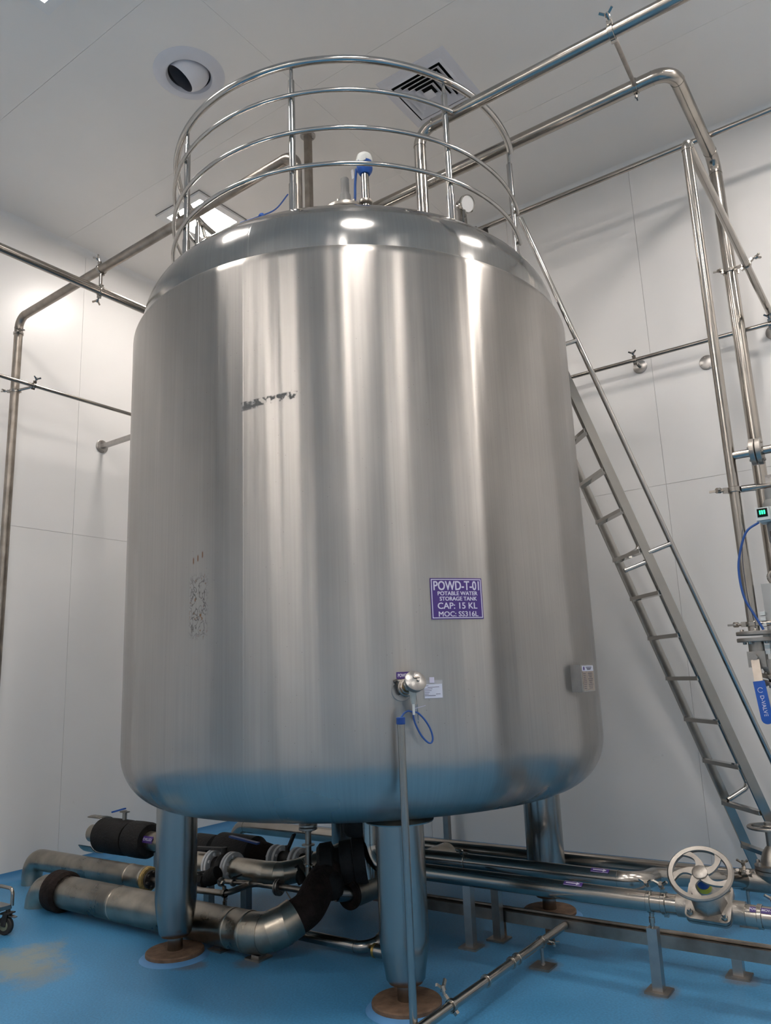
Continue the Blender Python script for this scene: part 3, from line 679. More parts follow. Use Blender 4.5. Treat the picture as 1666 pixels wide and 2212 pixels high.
# wall pipe at the back with standoffs
t = pipe('wall_pipe', 'thin steel pipe with standoffs along the back wall, behind the ladder', [(-3.0, 2.06, 3.965), (2.36, 2.06, 3.985), (6.0, 2.06, 3.985)], .017, .05, seg=14, welds=False)
for px, py in ((1383, 790), (1668, 691)):
    P = aty(px, py, YB); 
    zz = 3.975
    so = MB().lathe([(0, 0), (.058, 0), (.058, .006), (.05, .01), (0, .01)], (P.x, YB, zz-.01), -Y_, 28).cyl((P.x, YB, zz-.01), (P.x, 2.06, zz), .014, seg=12).build('standoff', 'brushed_plate', t)
    clamp(t, (P.x, 2.06, zz+.003), X_, .017, (0, -.4, 1), .028, 1.1)
P = aty(1528, 783, YB); t = thing('wall_plate', 'bare round steel plate bolted on the back wall by drop pipe', 'wall plate', (P.x, YB, P.z))
MB().lathe([(0, 0), (.06, 0), (.06, .006), (.056, .008), (0, .008)], P, -Y_, 32).build('plate', 'brushed_plate', t); bolts(t, P-Y_*.008, -Y_, .045, 4, .006, .004)
# ceiling hanger rod
P = atz(665, 293, CEIL); t = thing('ceiling_rod', 'square steel rod hanging from a round ceiling plate behind the tank top', 'hanger', (P.x, P.y, CEIL))
MB().lathe([(0, 0), (.062, 0), (.062, .008), (0, .008)], P, -Z_, 28).build('plate', 'brushed_plate', t); bolts(t, P-Z_*.008, -Z_, .048, 4, .006, .004)
MB().box((P.x, P.y, (CEIL+4.43)/2), .024, .024, (CEIL-4.43)/2).build('rod', 'pipe_steel_dull', t)
MB().box((P.x, P.y, 4.43), .05, .05, .006).box((P.x, P.y, 4.36), .018, .018, .07).build('end_foot', 'pipe_steel_dull', t)

# ------------------------------------------------------------------ ladder
phi = math.radians(-48.09); rd = Vector((math.cos(phi), math.sin(phi), 0)); ln = Vector((-rd.y, rd.x, 0))
if ln.x < 0: ln = -ln
LX, LY, LZ, LW, DZ, SL = 1.0735, 1.365, 2.836, .4465, .285, .354
def lad(z, s=0., o=0.):      # point at height z, s across (0 far, 1 near), o outward offset
    nrm = (ln+Z_*SL).normalized()
    return Vector((LX, LY, 0))+ln*SL*(LZ-z)+Z_*z+rd*(LW*s)+nrm*o
nrm = (ln+Z_*SL).normalized()
ft = lad(0, .5); ladder = thing('ladder', 'leaning stainless steel access ladder with tubular handrails right of the tank', 'ladder', ft)
for s in (0, 1):
    sgn = -1 if s == 0 else 1
    MB().bar(lad(.0, s, .02)+rd*sgn*.006, lad(3.95, s, .02)+rd*sgn*.006, nrm, .062, .016).build('stringer', 'polished', ladder)
    MB().box(lad(.006, s, .02)+rd*sgn*.006, .06, .06, .006).build('foot_plate', 'polished', ladder)
k = 0; z = LZ+DZ*4
while z > .12:
    if z < 3.92: MB().bar(lad(z, 0), lad(z, 1), ln, .05, .026).build('rung', 'polished', ladder)
    z -= DZ
OFF = .215
def handrail(s, z0, z1, brs, bottom=True, topj=None):
    pts = [lad(z1, s, OFF), lad(z0, s, OFF)]
    if bottom: pts.append(lad(z0-.02, s, .03))
    if topj is not None: pts = [topj]+pts
    h = MB().tube(bend(pts, .05), .0185, 14).build('handrail', 'rail_steel', ladder)
    for z in brs: MB().tube([lad(z, s, .03), lad(z, s, OFF)], .0165, 12).build('bracket', 'rail_steel', h)
gp = Vector(((GR-.016)*math.cos(gap0), (GR-.016)*math.sin(gap0), 4.62))
handrail(1, .45, 4.68, (2.24, 3.72))
handrail(0, .58, 2.20, (2.18,)); handrail(0, 2.28, 4.70, (3.76,), True)

# ------------------------------------------------------------------ floor pipes, right
yF_, zF = -.047, .395
xn = aty(797, 1780, yF_).x
t = pipe('outlet_pipe', 'front steel floor pipe carrying the hand wheel valve, bending up to tank', [(xn, yF_, .82), (xn, yF_, zF), (1.86, yF_, zF)], .045, .12)
t2 = pipe('outlet_pipe', 'front steel floor pipe continuing right from the hand wheel valve', [(2.16, yF_, zF-.005), (6.0, yF_, zF-.01)], .045)
clamp(t, (1.80, yF_, zF), X_, .045, (0, -.2, 1), .022, 1.2); clamp(t2, (2.22, yF_, zF-.005), X_, .045, None, .02)
yM, zM = .25, .40
yK, zK = 1.15, .25
xm = aty(1345, 1905, yM).x
t = pipe('suction_pipe', 'middle steel floor pipe between the front pipe and back pipe', [(-.38, yM, zM), (xm+.1, yM, zM), (xm+.1, yM+.22, zM-.02), (xm+.34, yK-.3, zK+.06), (xm+.42, yK, zK)], .046, [.11, .1, .12], seg=20, welds=False)
b = MB(); weld(b, (xm-.02, yM, zM), X_, .046); b.build('weld_bead', 'pipe_steel', t)
clamp(t, (aty(1005, 1862, yM).x, yM, zM), X_, .046, (0, -.6, 1), .02, .9)
xl_ = atz(437, 1800, zK).x
t = pipe('supply_pipe', 'rear steel floor pipe running along the back wall behind the tank legs', [(xl_, yK, 0), (xl_, yK, zK), (6.0, yK, zK)], .057, .13)
for px in (1603, 1625):
    xx = aty(px, 1893, yK).x; clamp(t, (xx, yK, zK), X_, .054, (0, -.8, .8), .02, 1.2)
def pipe_sticker(name, label, px, py, Y, z, r, w, h, txt=None, arrow=False, tilt=55, size=.02):
    x = aty(px, py, Y).x; a = math.radians(tilt)
    t = thing(name, label, 'sticker', (x, Y, z))
    n = 6; vs = []
    for i in range(2):
        for k in range(n+1):
            aa = a+(k/n-.5)*h/r; vs.append((x+(i-.5)*w, Y-(r+.0015)*math.cos(aa), z+(r+.0015)*math.sin(aa)))
    MB().add(vs, [(k, k+1, n+1+k+1, n+1+k) for k in range(n)]).build('sheet', 'purple_vinyl', t)
    def wrap(p, e=.003): aa = a+p[1]/r; return (x+p[0], Y-(r+e)*math.cos(aa), z+(r+e)*math.sin(aa))
    if txt:
        vs, fs = text_geo(txt, size, .0004); MB().add([wrap(p) for p in vs], fs).build('lettering', 'white_vinyl', t)
    if arrow:
        b = MB()
        pts = [(-w*.38, .003), (w*.18, .003), (w*.18, .010), (w*.38, 0), (w*.18, -.010), (w*.18, -.003), (-w*.38, -.003)]
        b.add([wrap(p) for p in pts], [(0, 1, 5, 6), (2, 3, 4), (1, 2, 4, 5)]).build('arrow', 'white_vinyl', t)
        for sy in (-1, 1): MB().add([wrap(p) for p in ((-w*.47, sy*h*.40), (w*.47, sy*h*.40), (w*.47, sy*h*.46), (-w*.47, sy*h*.46))], [(0, 1, 2, 3)]).build('border', 'white_vinyl', t)
pipe_sticker('arrow_sticker', 'purple flow arrow sticker on the middle floor pipe', 1300, 1885, yM, zM, .046, .10, .03, arrow=True, tilt=62)
pipe_sticker('arrow_sticker', 'purple flow arrow sticker on the front floor pipe', 1242, 1915, yF_, zF, .045, .10, .03, arrow=True, tilt=66)
pipe_sticker('pipe_tag', 'purple lettered sticker on the front pipe right of hand wheel', 1650, 1970, yF_, zF-.005, .045, .10, .026, txt='POWD-MOV-01', tilt=50, size=.015)
# gate valve with hand wheel
vc = Vector((2.012, yF_, zF)); vax = Vector((.04, -.64, .77)).normalized()
t = thing('hand_wheel_valve', 'cast steel diaphragm valve with large five-spoke hand wheel on front pipe', 'valve', (vc.x, vc.y, 0))
MB().cyl(vc-X_*.15, vc+X_*.15, .05, seg=24).lathe([(.05, -.02), (.085, .0), (.09, .03), (0, .03)], vc, vax, 28).build('body', 'cast_steel', t)
u = (X_-vax*X_.dot(vax)).normalized(); v = vax.cross(u)
def rrect(b, c, hw, r, t0, t1):
    pts = []
    for k in range(4):
        cxx, cyy = [(hw-r, hw-r), (-hw+r, hw-r), (-hw+r, -hw+r), (hw-r, -hw+r)][k]
        for j in range(6):
            a = PI/2*k+PI/2*j/5; pts.append((cxx+r*math.cos(a), cyy+r*math.sin(a)))
    n = len(pts); vs = [c+u*p[0]+v*p[1]+vax*t0 for p in pts]+[c+u*p[0]+v*p[1]+vax*t1 for p in pts]
    b.add(vs, [tuple(range(n))[::-1], tuple(range(n, 2*n))]+[(i, (i+1) % n, n+(i+1) % n, n+i) for i in range(n)]); return b
rrect(MB(), vc, .098, .028, .020, .034).build('body_flange', 'cast_steel', t)
bf = rrect(MB(), vc, .098, .028, .038, .056).build('bonnet_flange', 'cast_steel', t)
for a, b_ in ((1, 1), (1, -1), (-1, 1), (-1, -1)):
    bolt(bf, vc+u*a*.074+v*b_*.074+vax*.056, vax, .015, .014); bolt(bf, vc+u*a*.074+v*b_*.074+vax*.07, vax, .009, .016)
MB().lathe([(.080, .055), (.078, .075), (.066, .10), (.045, .125), (.034, .14), (.03, .15), (0, .15)], vc, vax, 8).build('bonnet', 'cast_steel', t)
MB().lathe([(.031, .145), (.031, .172), (0, .172)], vc, vax, 24).build('yellow_collar', 'yellow_plastic', t)
MB().lathe([(.028, .17), (.03, .20), (.03, .225), (0, .225)], vc, vax, 24).build('sleeve', 'blue_cap', t)
wc = vc+vax*.245; WR = .142
wh = MB().lathe([(WR-.026, -.006), (WR-.005, -.010), (WR, -.002), (WR, .004), (WR-.006, .010), (WR-.024, .008), (WR-.027, .002), (WR-.026, -.006)], wc, vax, 64).build('hand_wheel', 'cast_steel', t)
MB().lathe([(0, -.02), (.028, -.02), (.034, -.008), (.034, .010), (.03, .013), (0, .013)], wc, vax, 32).build('hub', 'cast_steel', wh)
for k in range(5):
    a0 = 2*PI*k/5+.45; pl = []; n = 12; b = MB(); vs = []
    for i in range(n+1):
        f = i/n; rr = .03+(WR-.05)*f; a = a0+.55*math.sin(f*PI*.5)*(1 if True else -1)*f; hw = .012+.006*abs(f-.5)**1.5*4
        c = wc+(u*math.cos(a)+v*math.sin(a))*rr; tn = (-u*math.sin(a)+v*math.cos(a))
        vs += [c+tn*hw+vax*.005, c-tn*hw+vax*.005, c-tn*hw-vax*.007, c+tn*hw-vax*.007]
    fs = [(4*i+j, 4*i+(j+1) % 4, 4*i+4+(j+1) % 4, 4*i+4+j) for i in range(n) for j in range(4)]
    b.add(vs, fs).build('spoke', 'cast_steel', wh)
# second valve at the right edge on the back pipe
wx = aty(1672, 1880, yK).x
t = thing('hand_wheel_valve', 'cast steel valve with flat hand wheel cut by the right edge', 'valve', (wx, yK, 0))
c2 = Vector((wx, yK, zK))
MB().cyl(c2-X_*.16, c2+X_*.16, .062, seg=24).lathe([(.06, 0), (.10, .05), (.10, .07), (0, .07)], c2, Z_, 24).build('body', 'cast_steel', t)
MB().lathe([(.10, .074), (.10, .095), (.07, .10), (.05, .16), (.03, .19), (.02, .20), (.02, .33), (0, .33)], c2, Z_, 24).build('bonnet', 'cast_steel', t)
bolts(t, c2+Z_*.095, Z_, .085, 6, .011, .02)
W2c = Vector((aty(1660, 1787, yK).x, yK, aty(1660, 1787, yK).z))
MB().cyl((wx, yK, zK+.3), (wx, yK, W2c.z+.01), .014, seg=12).build('stem', 'cast_steel', t)
w2 = MB().ring((wx, yK, W2c.z), Z_, .115, .090, .016, 48, .004).build('hand_wheel', 'cast_steel', t)
MB().ring((wx, yK, W2c.z), Z_, .03, 0, .022, 20, .003).build('hub', 'cast_steel', w2)
for k in range(5):
    a = 2*PI*k/5; MB().bar((wx+.02*math.cos(a), yK+.02*math.sin(a), W2c.z), (wx+.095*math.cos(a+.35), yK+.095*math.sin(a+.35), W2c.z), (-math.sin(a), math.cos(a), 0), .018, .010).build('spoke', 'cast_steel', w2)

# pipe supports
def support(x, y, ztop, rp, label, w=.024, grp='pipe supports standing on the floor', clampit=True, thin=False, saddle=None):
    t = thing('pipe_support', label, 'pipe support', (x, y, 0), grp)
    MB().box((x, y, .005), .055, .055, .005).build('base_plate', 'pipe_steel_dull', t)
    zp = ztop-rp-(.07 if clampit else .0)
    if thin: MB().cyl((x, y, .01), (x, y, ztop-rp), .009, seg=10).cyl((x, y, zp*.55), (x, y, zp*.75), .014, seg=10).build('post', 'brushed_plate', t)
    else:
        MB().box((x, y, zp/2+.005), w, w, zp/2-.005).build('post', 'brushed_plate', t)
        if clampit: MB().cyl((x, y, zp), (x, y, ztop-rp), .010, seg=10).cyl((x, y, zp+.02), (x, y, zp+.045), .014, seg=10).build('stem', 'pipe_steel', t)
    if clampit: clamp(t, (x, y, ztop), saddle if saddle else X_, rp, (0, -.15, 1) if saddle is None else (1, 0, .3), .02, 1.1)
    return t
support(1.73, yF_, zF, .045, 'square steel post under front pipe, left of the hand wheel valve')
support(.66, .06, zF+.02, .06, 'square steel post under front pipe, just right of the front leg', clampit=False)
support(.735, yM, zM+.005, .047, 'square steel post half hidden behind another, near the front leg', clampit=False)
support(2.285, yF_, zF-.008, .045, 'steel post under front pipe near right edge below purple sticker', w=.02)
support(aty(1615, 1925, yK).x, yK, zK+.002, .054, 'slim clamped post under the rear floor pipe near right edge', thin=True)
support(2.01, .323, .155, .03, 'short square post under the floor channel near right edge', clampit=False)
# floor channel
yC = .323; t = thing('cable_channel', 'long low rusty steel angle channel crossing the floor behind the front leg', 'channel', (1.8, yC, 0))
MB().box((2.4, yC-.028, .115), 3.2, .003, .030).box((2.4, yC, .142), 3.2, .028, .003).build('angle', 'pipe_steel_dull', t)
MB().box((2.4, yC+.030, .118), 3.2, .003, .026).build('rear_web', 'pipe_steel_dull', t)
MB().tube([(-.8, yC+.005, .155), (5.6, yC+.005, .155)], .010, 8).build('conduit', 'pipe_steel_dull', t)
for xx in (.72, 1.02, 3.4, 5.0): MB().box((xx, yC, .045), .018, .018, .045).build('foot', 'rusty_plate', t)
# tube on the floor toward the camera
zT = .12; A_, B_ = atz(1217, 2003, zT), Vector((1.118, -1.25, zT))
t = pipe('drain_tube', 'slender steel tube on low stands, from floor channel toward the camera', [(1.13, yC-.04, zT), (1.122, -1.28, zT)], .021, seg=16)
for yy in (-.30, -.36, -.62): clamp(t, (1.125, yy, zT), Y_, .021, None, .012)
clamp(t, (1.124, -.93, zT), Y_, .021, (-.7, 0, .7), .02, 1.3)
support(1.128, -.02, zT, .021, 'low thin rod stand under the slender floor tube', thin=True, saddle=Y_)
# conduit in front of the tank
cpx = Vector((1.07, -1.135, 0)); q = CAM.copy(); q.z = 0; dirc = (q-Vector((0, 0, 0))).normalized()
pc0 = aty(866, 1557, -1.17); cpx = Vector((pc0.x, -1.17, 0)); zc = pc0.z
t = thing('conduit', 'vertical steel conduit with blue end cap in front of the front leg', 'conduit', (cpx.x, cpx.y, 0))
MB().cyl((cpx.x, cpx.y, 0), (cpx.x, cpx.y, zc), .0165, seg=20).build('tube', 'leg_steel', t)
MB().ring((cpx.x, cpx.y, zc), Z_, .0195, 0, .030, 24, .002).build('end_cap', 'blue_cap', t)
# temperature sensor
def oncyl(px, py, rr=R):
    d = ray(px, py); a = d.x*d.x+d.y*d.y; b = 2*(CAM.x*d.x+CAM.y*d.y); c = CAM.x**2+CAM.y**2-rr*rr
    return CAM+d*((-b-math.sqrt(b*b-4*a*c))/2/a)
S0 = oncyl(868, 1492); nS = Vector((S0.x, S0.y, 0)).normalized(); tS = Vector((-nS.y, nS.x, 0))
t = thing('temperature_sensor', 'temperature sensor with round metal head and cable loop on tank front', 'sensor', S0)
MB().ring(S0+nS*.003, nS, .048, 0, .006, 36, .002).build('pad', 'brushed_plate', t)
Hc = oncyl(898, 1471, R+.13); axh = ((CAM-Hc).normalized()*.75+RT*.30+Vector((0, 0, .50))).normalized()
st0 = S0; st1 = S0+(Hc-S0)*.8
MB().tube([st0, st1], .020, 18).build('neck', 'brass', t)
for f in (.35, .62): MB().ring(st0+(Hc-st0)*f, Hc-st0, .033, 0, .018, 8, .003).build('hex_nut', 'cast_steel', t)
fcl = st0+(Hc-st0)*.30; cl = MB().ring(fcl, Hc-st0, .040, .02, .014, 24, .002).build('clamp', 'cast_steel', t)
MB().cyl(fcl-tS*.048+Vector((0, 0, .03)), fcl-tS*.030-Vector((0, 0, .03)), .005, seg=8).cyl(fcl-tS*.055+Vector((0, 0, .028)), fcl-tS*.038+Vector((0, 0, .034)), .008, seg=8).build('clamp_screw', 'dark_iron', cl)
hd_ = MB().lathe([(0, -.045), (.030, -.043), (.042, -.028), (.044, -.004), (.050, -.003), (.050, .003), (.044, .006), (.022, .0125), (0, .014)], Hc, axh, 36).build('head', 'sensor_alloy', t)
uh, vh, _ = basis(axh)
MB().box(Hc+axh*.015+uh*.002+vh*.010, .014, .004, .004, (uh, vh, axh)).cyl(Hc+axh*.011+uh*.006-vh*.004, Hc+axh*.020+uh*.006-vh*.004, .007, seg=10).build('cover_screw', 'cast_steel', hd_)
gl0 = Hc-axh*.02-Z_*.035-tS*.008
gl = MB().cyl(gl0+Z_*.01, gl0-Z_*.015, .017, seg=16).cyl(gl0-Z_*.015, gl0-Z_*.045, .0145, .012, seg=16).cyl(gl0-Z_*.045, gl0-Z_*.054, .009, seg=12).build('cable_gland', 'gland_grey', t)
g1 = gl0-Z_*.05
MB().tube(smooth_path([g1, g1-Z_*.03, g1-Z_*.05], 4), .0058, 10).build('cable_sheath', 'light_plastic', t)
top_c = Vector((cpx.x, cpx.y, zc+.01))
k0 = g1-Z_*.045; ref = k0
def pl(px, py, o=.085): return oncyl(px, py, R+o)
loop = [k0, pl(892, 1540), pl(897, 1562), pl(910, 1588), pl(924, 1603), pl(932, 1604), pl(935, 1594), pl(930, 1575), pl(918, 1555), pl(903, 1540), pl(892, 1538, .09), pl(882, 1536, .095), pl(873, 1541, .10), top_c]
MB().tube(smooth_path(loop, 6), .0043, 10).build('cable', 'blue_hose', t)
za = pl(891, 1532, .092); MB().tube([za, pl(920, 1524, .11)], .0016, 6).build('cable_tie', 'white_vinyl', t)
MB().tube(smooth_path([pl(899, 1500), pl(902, 1530), pl(904, 1562, .04)], 4), .0018, 6).build('seal_wire', 'rail_steel', t)
MB().bar(pl(897, 1525, .06), pl(903, 1558, .05), tS, .018, .0015).build('tag_sleeve', 'clear_sleeve', t)

# ------------------------------------------------------------------ signs on the tank
def cylp(a, z, e): return Vector(((R+e)*math.cos(a), (R+e)*math.sin(a), z))
def curved_sheet(name, mat, parent, a0, a1, z0, z1, e, th=.0015, n=10):
    b = MB(); vs = []
    for i in range(n+1):
        a = a0+(a1-a0)*i/n; vs += [cylp(a, z0, e), cylp(a, z1, e), cylp(a, z1, e+th), cylp(a, z0, e+th)]
    fs = [(4*i+j, 4*i+(j+1) % 4, 4*i+4+(j+1) % 4, 4*i+4+j) for i in range(n) for j in range(4)]+[(0, 1, 2, 3), (4*n+3, 4*n+2, 4*n+1, 4*n)]
    return b.add(vs, fs).build(name, mat, parent)
def ctext(txt, size, a, z, e, parent, width=None, bold=.0, mat='white_vinyl'):
    vs, fs = text_geo(txt, size, 0)
    w = max(p.x for p in vs)-min(p.x for p in vs)+2*bold; mx = (max(p.x for p in vs)+min(p.x for p in vs))/2; my = (max(p.y for p in vs)+min(p.y for p in vs))/2
    k = width/w if width else 1; b = MB()
    for i, (dx, dy) in enumerate(((-1, -.6), (1, -.6), (-1, .6), (1, .6))):      # heavier strokes
        b.add([cylp(a+((p.x-mx)*k+dx*bold)/R, z+p.y-my+dy*bold, e+i*.00004) for p in vs], fs)
    o = b.build('lettering', mat, parent); return o
p1, p2 = oncyl(928, 1250), oncyl(1045, 1337); a0, a1 = math.atan2(p1.y, p1.x), math.atan2(p2.y, p2.x)
z1s, z0s = 1.953, 1.757; W_ = (a1-a0)*R
t = thing('tank_sign', 'purple tank sign lettered POWD-T-01 potable water storage tank', 'sign', cylp((a0+a1)/2, z0s, 0))
curved_sheet('sheet', 'purple_vinyl', t, a0, a1, z0s, z1s, .001)
bw = .004; i0, i1, j0, j1 = a0+.005/R, a1-.005/R, z0s+.005, z1s-.005
for (b0, b1, c0, c1) in ((i0, i1, j1-bw, j1), (i0, i1, j0, j0+bw), (i0, i0+bw/R, j0, j1), (i1-bw/R, i1, j0, j1)): curved_sheet('border', 'white_vinyl', t, b0, b1, c0, c1, .0025, .0006)
am = (a0+a1)/2; H_ = z1s-z0s
for txt, f, sz, wf, dx in (('POWD-T-01', .815, .062, .88, 0), ('POTABLE WATER', .625, .026, .77, .004), ('STORAGE TANK', .495, .026, .72, .006), ('CAP: 15 KL', .325, .042, .76, .0), ('MOC: SS316L', .125, .034, .76, .003)):
    ctext(txt, sz, am+dx/R, z0s+H_*f, .0032, t, W_*wf, sz*(.018 if sz > .03 else .03))
p1, p2 = oncyl(856, 1452), oncyl(902, 1465)
t = thing('sensor_sign', 'small purple sign lettered POWD TST above the temperature sensor', 'sign', p2)
a0, a1 = math.atan2(p1.y, p1.x), math.atan2(p2.y, p2.x)
curved_sheet('sheet', 'purple_vinyl', t, a0, a1, p2.z, p1.z, .001, n=5); ctext('POWD TST-01', .022, (a0+a1)/2, (p1.z+p2.z)/2, .0032, t, (a1-a0)*R*.86, .0006)
p1, p2 = oncyl(914, 1470), oncyl(958, 1508); a0, a1 = math.atan2(p1.y, p1.x), math.atan2(p2.y, p2.x)
t = thing('calibration_card', 'white calibration card in clear sleeve taped beside the temperature sensor', 'card', p2)
curved_sheet('sleeve', 'clear_sleeve', t, a0, a1, p2.z, p1.z, .001, .001, 5)
curved_sheet('card', 'paper', t, a0+.003, a1-.003, p2.z+.003, p1.z-.018, .0025, .001, 5)
for k, (f0, f1) in enumerate(((.05, .25), (.2, .8), (.05, .45), (.05, .40), (.05, .3), (.05, .25), (.05, .6), (.62, .85))):
    zz = p1.z-.024-.0075*(k if k < 7 else 5.2); curved_sheet('print_line', 'ink', t, a0+(a1-a0)*f0, a0+(a1-a0)*f1, zz-.0009, zz+.0009, .0037, .0003, 2)
p3, p4 = oncyl(927, 1463), oncyl(938, 1475); curved_sheet('tape_tab', 'white_vinyl', t, math.atan2(p3.y, p3.x), math.atan2(p4.y, p4.x), p4.z, p3.z, .004, .0006, 2)
# rating plate on bracket
ps = [oncyl(1229, 1437), oncyl(1236, 1495)]; aa0 = math.atan2(ps[0].y, ps[0].x); zt_, zb_ = 1.523, 1.384
t = thing('rating_plate', 'small printed rating plate on a raised steel bracket at the tank right', 'name plate', cylp(aa0, zb_, 0))
aE = aa0+.155; n0 = cylp(aa0, 0, .0); tn = Vector((-math.sin(aa0+.06), math.cos(aa0+.06), 0)); nn = Vector((math.cos(aa0+.06), math.sin(aa0+.06), 0))
c0 = cylp(aa0+.01, (zt_+zb_)/2, .0); hzz = (zt_-zb_)/2
pf = c0+nn*.055
br = MB().box(c0+nn*.026, .028, .002, hzz, (nn, tn, Z_)).box(pf+tn*.085, .002, .085, hzz, (nn, tn, Z_)).box(c0+nn*.026+tn*.168, .03, .002, hzz, (nn, tn, Z_)).build('bracket', 'brushed_plate', t)
pt = MB().box(pf+nn*.003+tn*.088-Z_*.014, .001, .072, hzz*.72, (nn, tn, Z_)).build('print', 'plate_print', t)
MB().box(pf+nn*.003+tn*.088+Z_*.05, .001, .072, .014, (nn, tn, Z_)).build('header', 'paper', t)
MB().ring(pf+nn*.0045+tn*.035+Z_*.05, nn, .010, 0, .001, 20).build('emblem', 'purple_vinyl', t)
for k in range(3): MB().box(pf+nn*.0045+tn*(.10)+Z_*(.056-.006*k), .0005, .038-.008*k, .0016, (nn, tn, Z_)).build('header_line', 'ink', t)
for k in range(9):
    MB().box(pf+nn*.0045+tn*.04+Z_*(.024-.0095*k), .0005, .016, .0013, (nn, tn, Z_)).build('print_line', 'ink', t)
    MB().box(pf+nn*.0045+tn*.112+Z_*(.024-.0095*k), .0005, .03-.006*(k % 3), .0013, (nn, tn, Z_)).build('print_line', 'ink', t)

# ------------------------------------------------------------------ floor pipes, left and under the tank
def clad_run(parent, pts, r, joints, mat='cladding', name='cladding_section'):
    # straight cladding sections between consecutive points with a raised lap at each joint
    for i in range(len(pts)-1):
        a, b = Vector(pts[i]), Vector(pts[i+1]); d = (b-a).normalized(); L_ = (b-a).length
        rr = r+(.0015 if i % 2 else 0)
        MB().lathe([(0, .0), (rr-.004, 0), (rr, .002), (rr, L_-.03), (rr+.003, L_-.026), (rr+.003, L_-.006), (rr-.002, L_-.001), (0, L_-.001)], a, d, 36).build(name, mat, parent)
def gored(parent, P0, d0, P1, d1, R_, r, n, mat='cladding'):
    # mitred elbow from direction d0 to d1 around the corner between P0 and P1
    path = bend([P0, P0+d0*((P1-P0).dot(d0)), P1] if False else [P0, CORNER, P1], R_, n)
    for i in range(len(path)-1):
        a, b = path[i], path[i+1]; d = (b-a)
        if d.length < 1e-4: continue
        ext = d.normalized()*.02
        MB().tube([a-ext, b+ext], r+(.001 if i % 2 else 0), 32).build('cladding_gore', mat, parent)
# big insulated pipe in front
yP, zP, rP = -.65, .127, .105
x0 = atz(40, 1925, zP).x+.02; x1 = aty(575, 2010, yP).x
t = thing('insulated_pipe', 'thick metal clad pipe along the floor passing behind the left leg', 'pipe', (x0, yP, 0))
clad_run(t, [(x0+.22, yP, zP), (-1.55, yP, zP), (-.95, yP, zP), (x1-.25, yP, zP), (x1-.12, yP, zP)], rP, 3)
CORNER = Vector((x0, yP, zP)); path = bend([Vector((x0+.25, yP, zP)), CORNER, Vector((x0, yP, -.2))], .145, 4)
MB().tube(bend([Vector((x0+.25, yP, zP)), CORNER, Vector((x0, yP, -.02))], .13, 6), rP-.01, 30).build('elbow', 'cladding', t)
MB().ring((x0+.27, yP, zP), X_, rP+.028, rP-.01, .15, 36, .02).build('rubber_sleeve', 'black_wrap', t)
e1 = Vector((x1+.10, yP, zP)); e2 = Vector((-.15, -.18, .37))
CORNER = e1; path = bend([Vector((x1-.16, yP, zP)), CORNER, e1+(e2-e1)*.5], .19, 5)[:-2]
for i in range(len(path)-1):
    a, b = path[i], path[i+1]; ex = (b-a).normalized()*.022
    if (b-a).length > .005: MB().tube([a-ex, b+ex], rP+(.002 if i % 2 else 0), 36).build('cladding_gore', 'cladding', t)
bs = path[-1]-(path[-1]-path[-2])*.3
MB().tube(smooth_path([bs, bs+(path[-1]-path[-2]).normalized()*.12, bs+(e2-bs)*.65+Vector((.015, 0, .0)), e2]), rP-.008, 30).build('rubber_insulation', 'black_wrap', t)
support(x1-.06, yP, zP, rP, 'short square stub under the bend of the thick clad pipe', w=.028, clampit=False)
support(-.60, yP+.0, zP, rP, 'small floor block under thick clad pipe right of left leg', w=.03, clampit=False)
# second insulated pipe ending in a flange
yQ, zQ, rQ = -.32, .19, .078
xa = atz(45, 1860, zQ).x; xe = aty(322, 1900, yQ).x
t = thing('insulated_pipe', 'metal clad pipe ending in an open bolted flange left of left leg', 'pipe', (xa, yQ, 0))
clad_run(t, [(xa+.2, yQ, zQ), (xa+.2+(xe-xa-.2)*.85, yQ, zQ), (xe-.02, yQ, zQ)], rQ, 2)
MB().tube(bend([Vector((xa+.22, yQ, zQ)), Vector((xa, yQ, zQ)), Vector((xa, yQ, -.02))], .12, 8), rQ, 30).build('elbow', 'cladding', t)
MB().ring((xe-.005, yQ, zQ), X_, rQ+.004, .02, .03, 30, .008).build('foam_edge', 'foam_yellow', t)
MB().ring((xe+.02, yQ, zQ), X_, .06, 0, .02, 30, .003).build('end_flange', 'dark_iron', t); bolts(t, (xe+.03, yQ, zQ), X_, .046, 6, .010, .018, 'dark_iron')
MB().cyl((xe+.02, yQ, zQ), (xe+.55, yQ, zQ-.005), .018, seg=16).build('stub_pipe', 'pipe_steel_dull', t)
# black insulated valve line
yI, zI, rI = .12, .315, .135
xi = lambda px: aty(px, 1812, yI).x
t = thing('insulated_valve', 'black insulated pipe valve with blue lever beyond the left leg', 'valve', (xi(270), yI, 0))
for a, b in ((222, 282), (285, 324)):
    MB().lathe([(0, 0), (rI-.02, 0), (rI, .02), (rI+.002, (xi(b)-xi(a))*.5), (rI, xi(b)-xi(a)-.02), (rI-.015, xi(b)-xi(a)), (0, xi(b)-xi(a))], (xi(a), yI, zI), X_, 36).build('insulation_jacket', 'black_rubber', t)
jk = MB(); n = 18; vs = []
for i in range(2):
    for k in range(n+1):
        a = math.radians(-150+ 260*k/n); vs.append((xi(198)+i*.17, yI+(rI+.01)*math.cos(a), zI+(rI+.01)*math.sin(a)))
for k in range(2*(n+1)): vs.append((vs[k][0], yI+(vs[k][1]-yI)*.96, zI+(vs[k][2]-zI)*.96))
m_ = n+1
jk.add(vs, [(k, k+1, m_+k+1, m_+k) for k in range(n)]+[(2*m_+k, 3*m_+k, 3*m_+k+1, 2*m_+k+1) for k in range(n)]+[(k, 2*m_+k, 2*m_+k+1, k+1) for k in range(n)]+[(m_+k, m_+k+1, 3*m_+k+1, 3*m_+k) for k in range(n)])
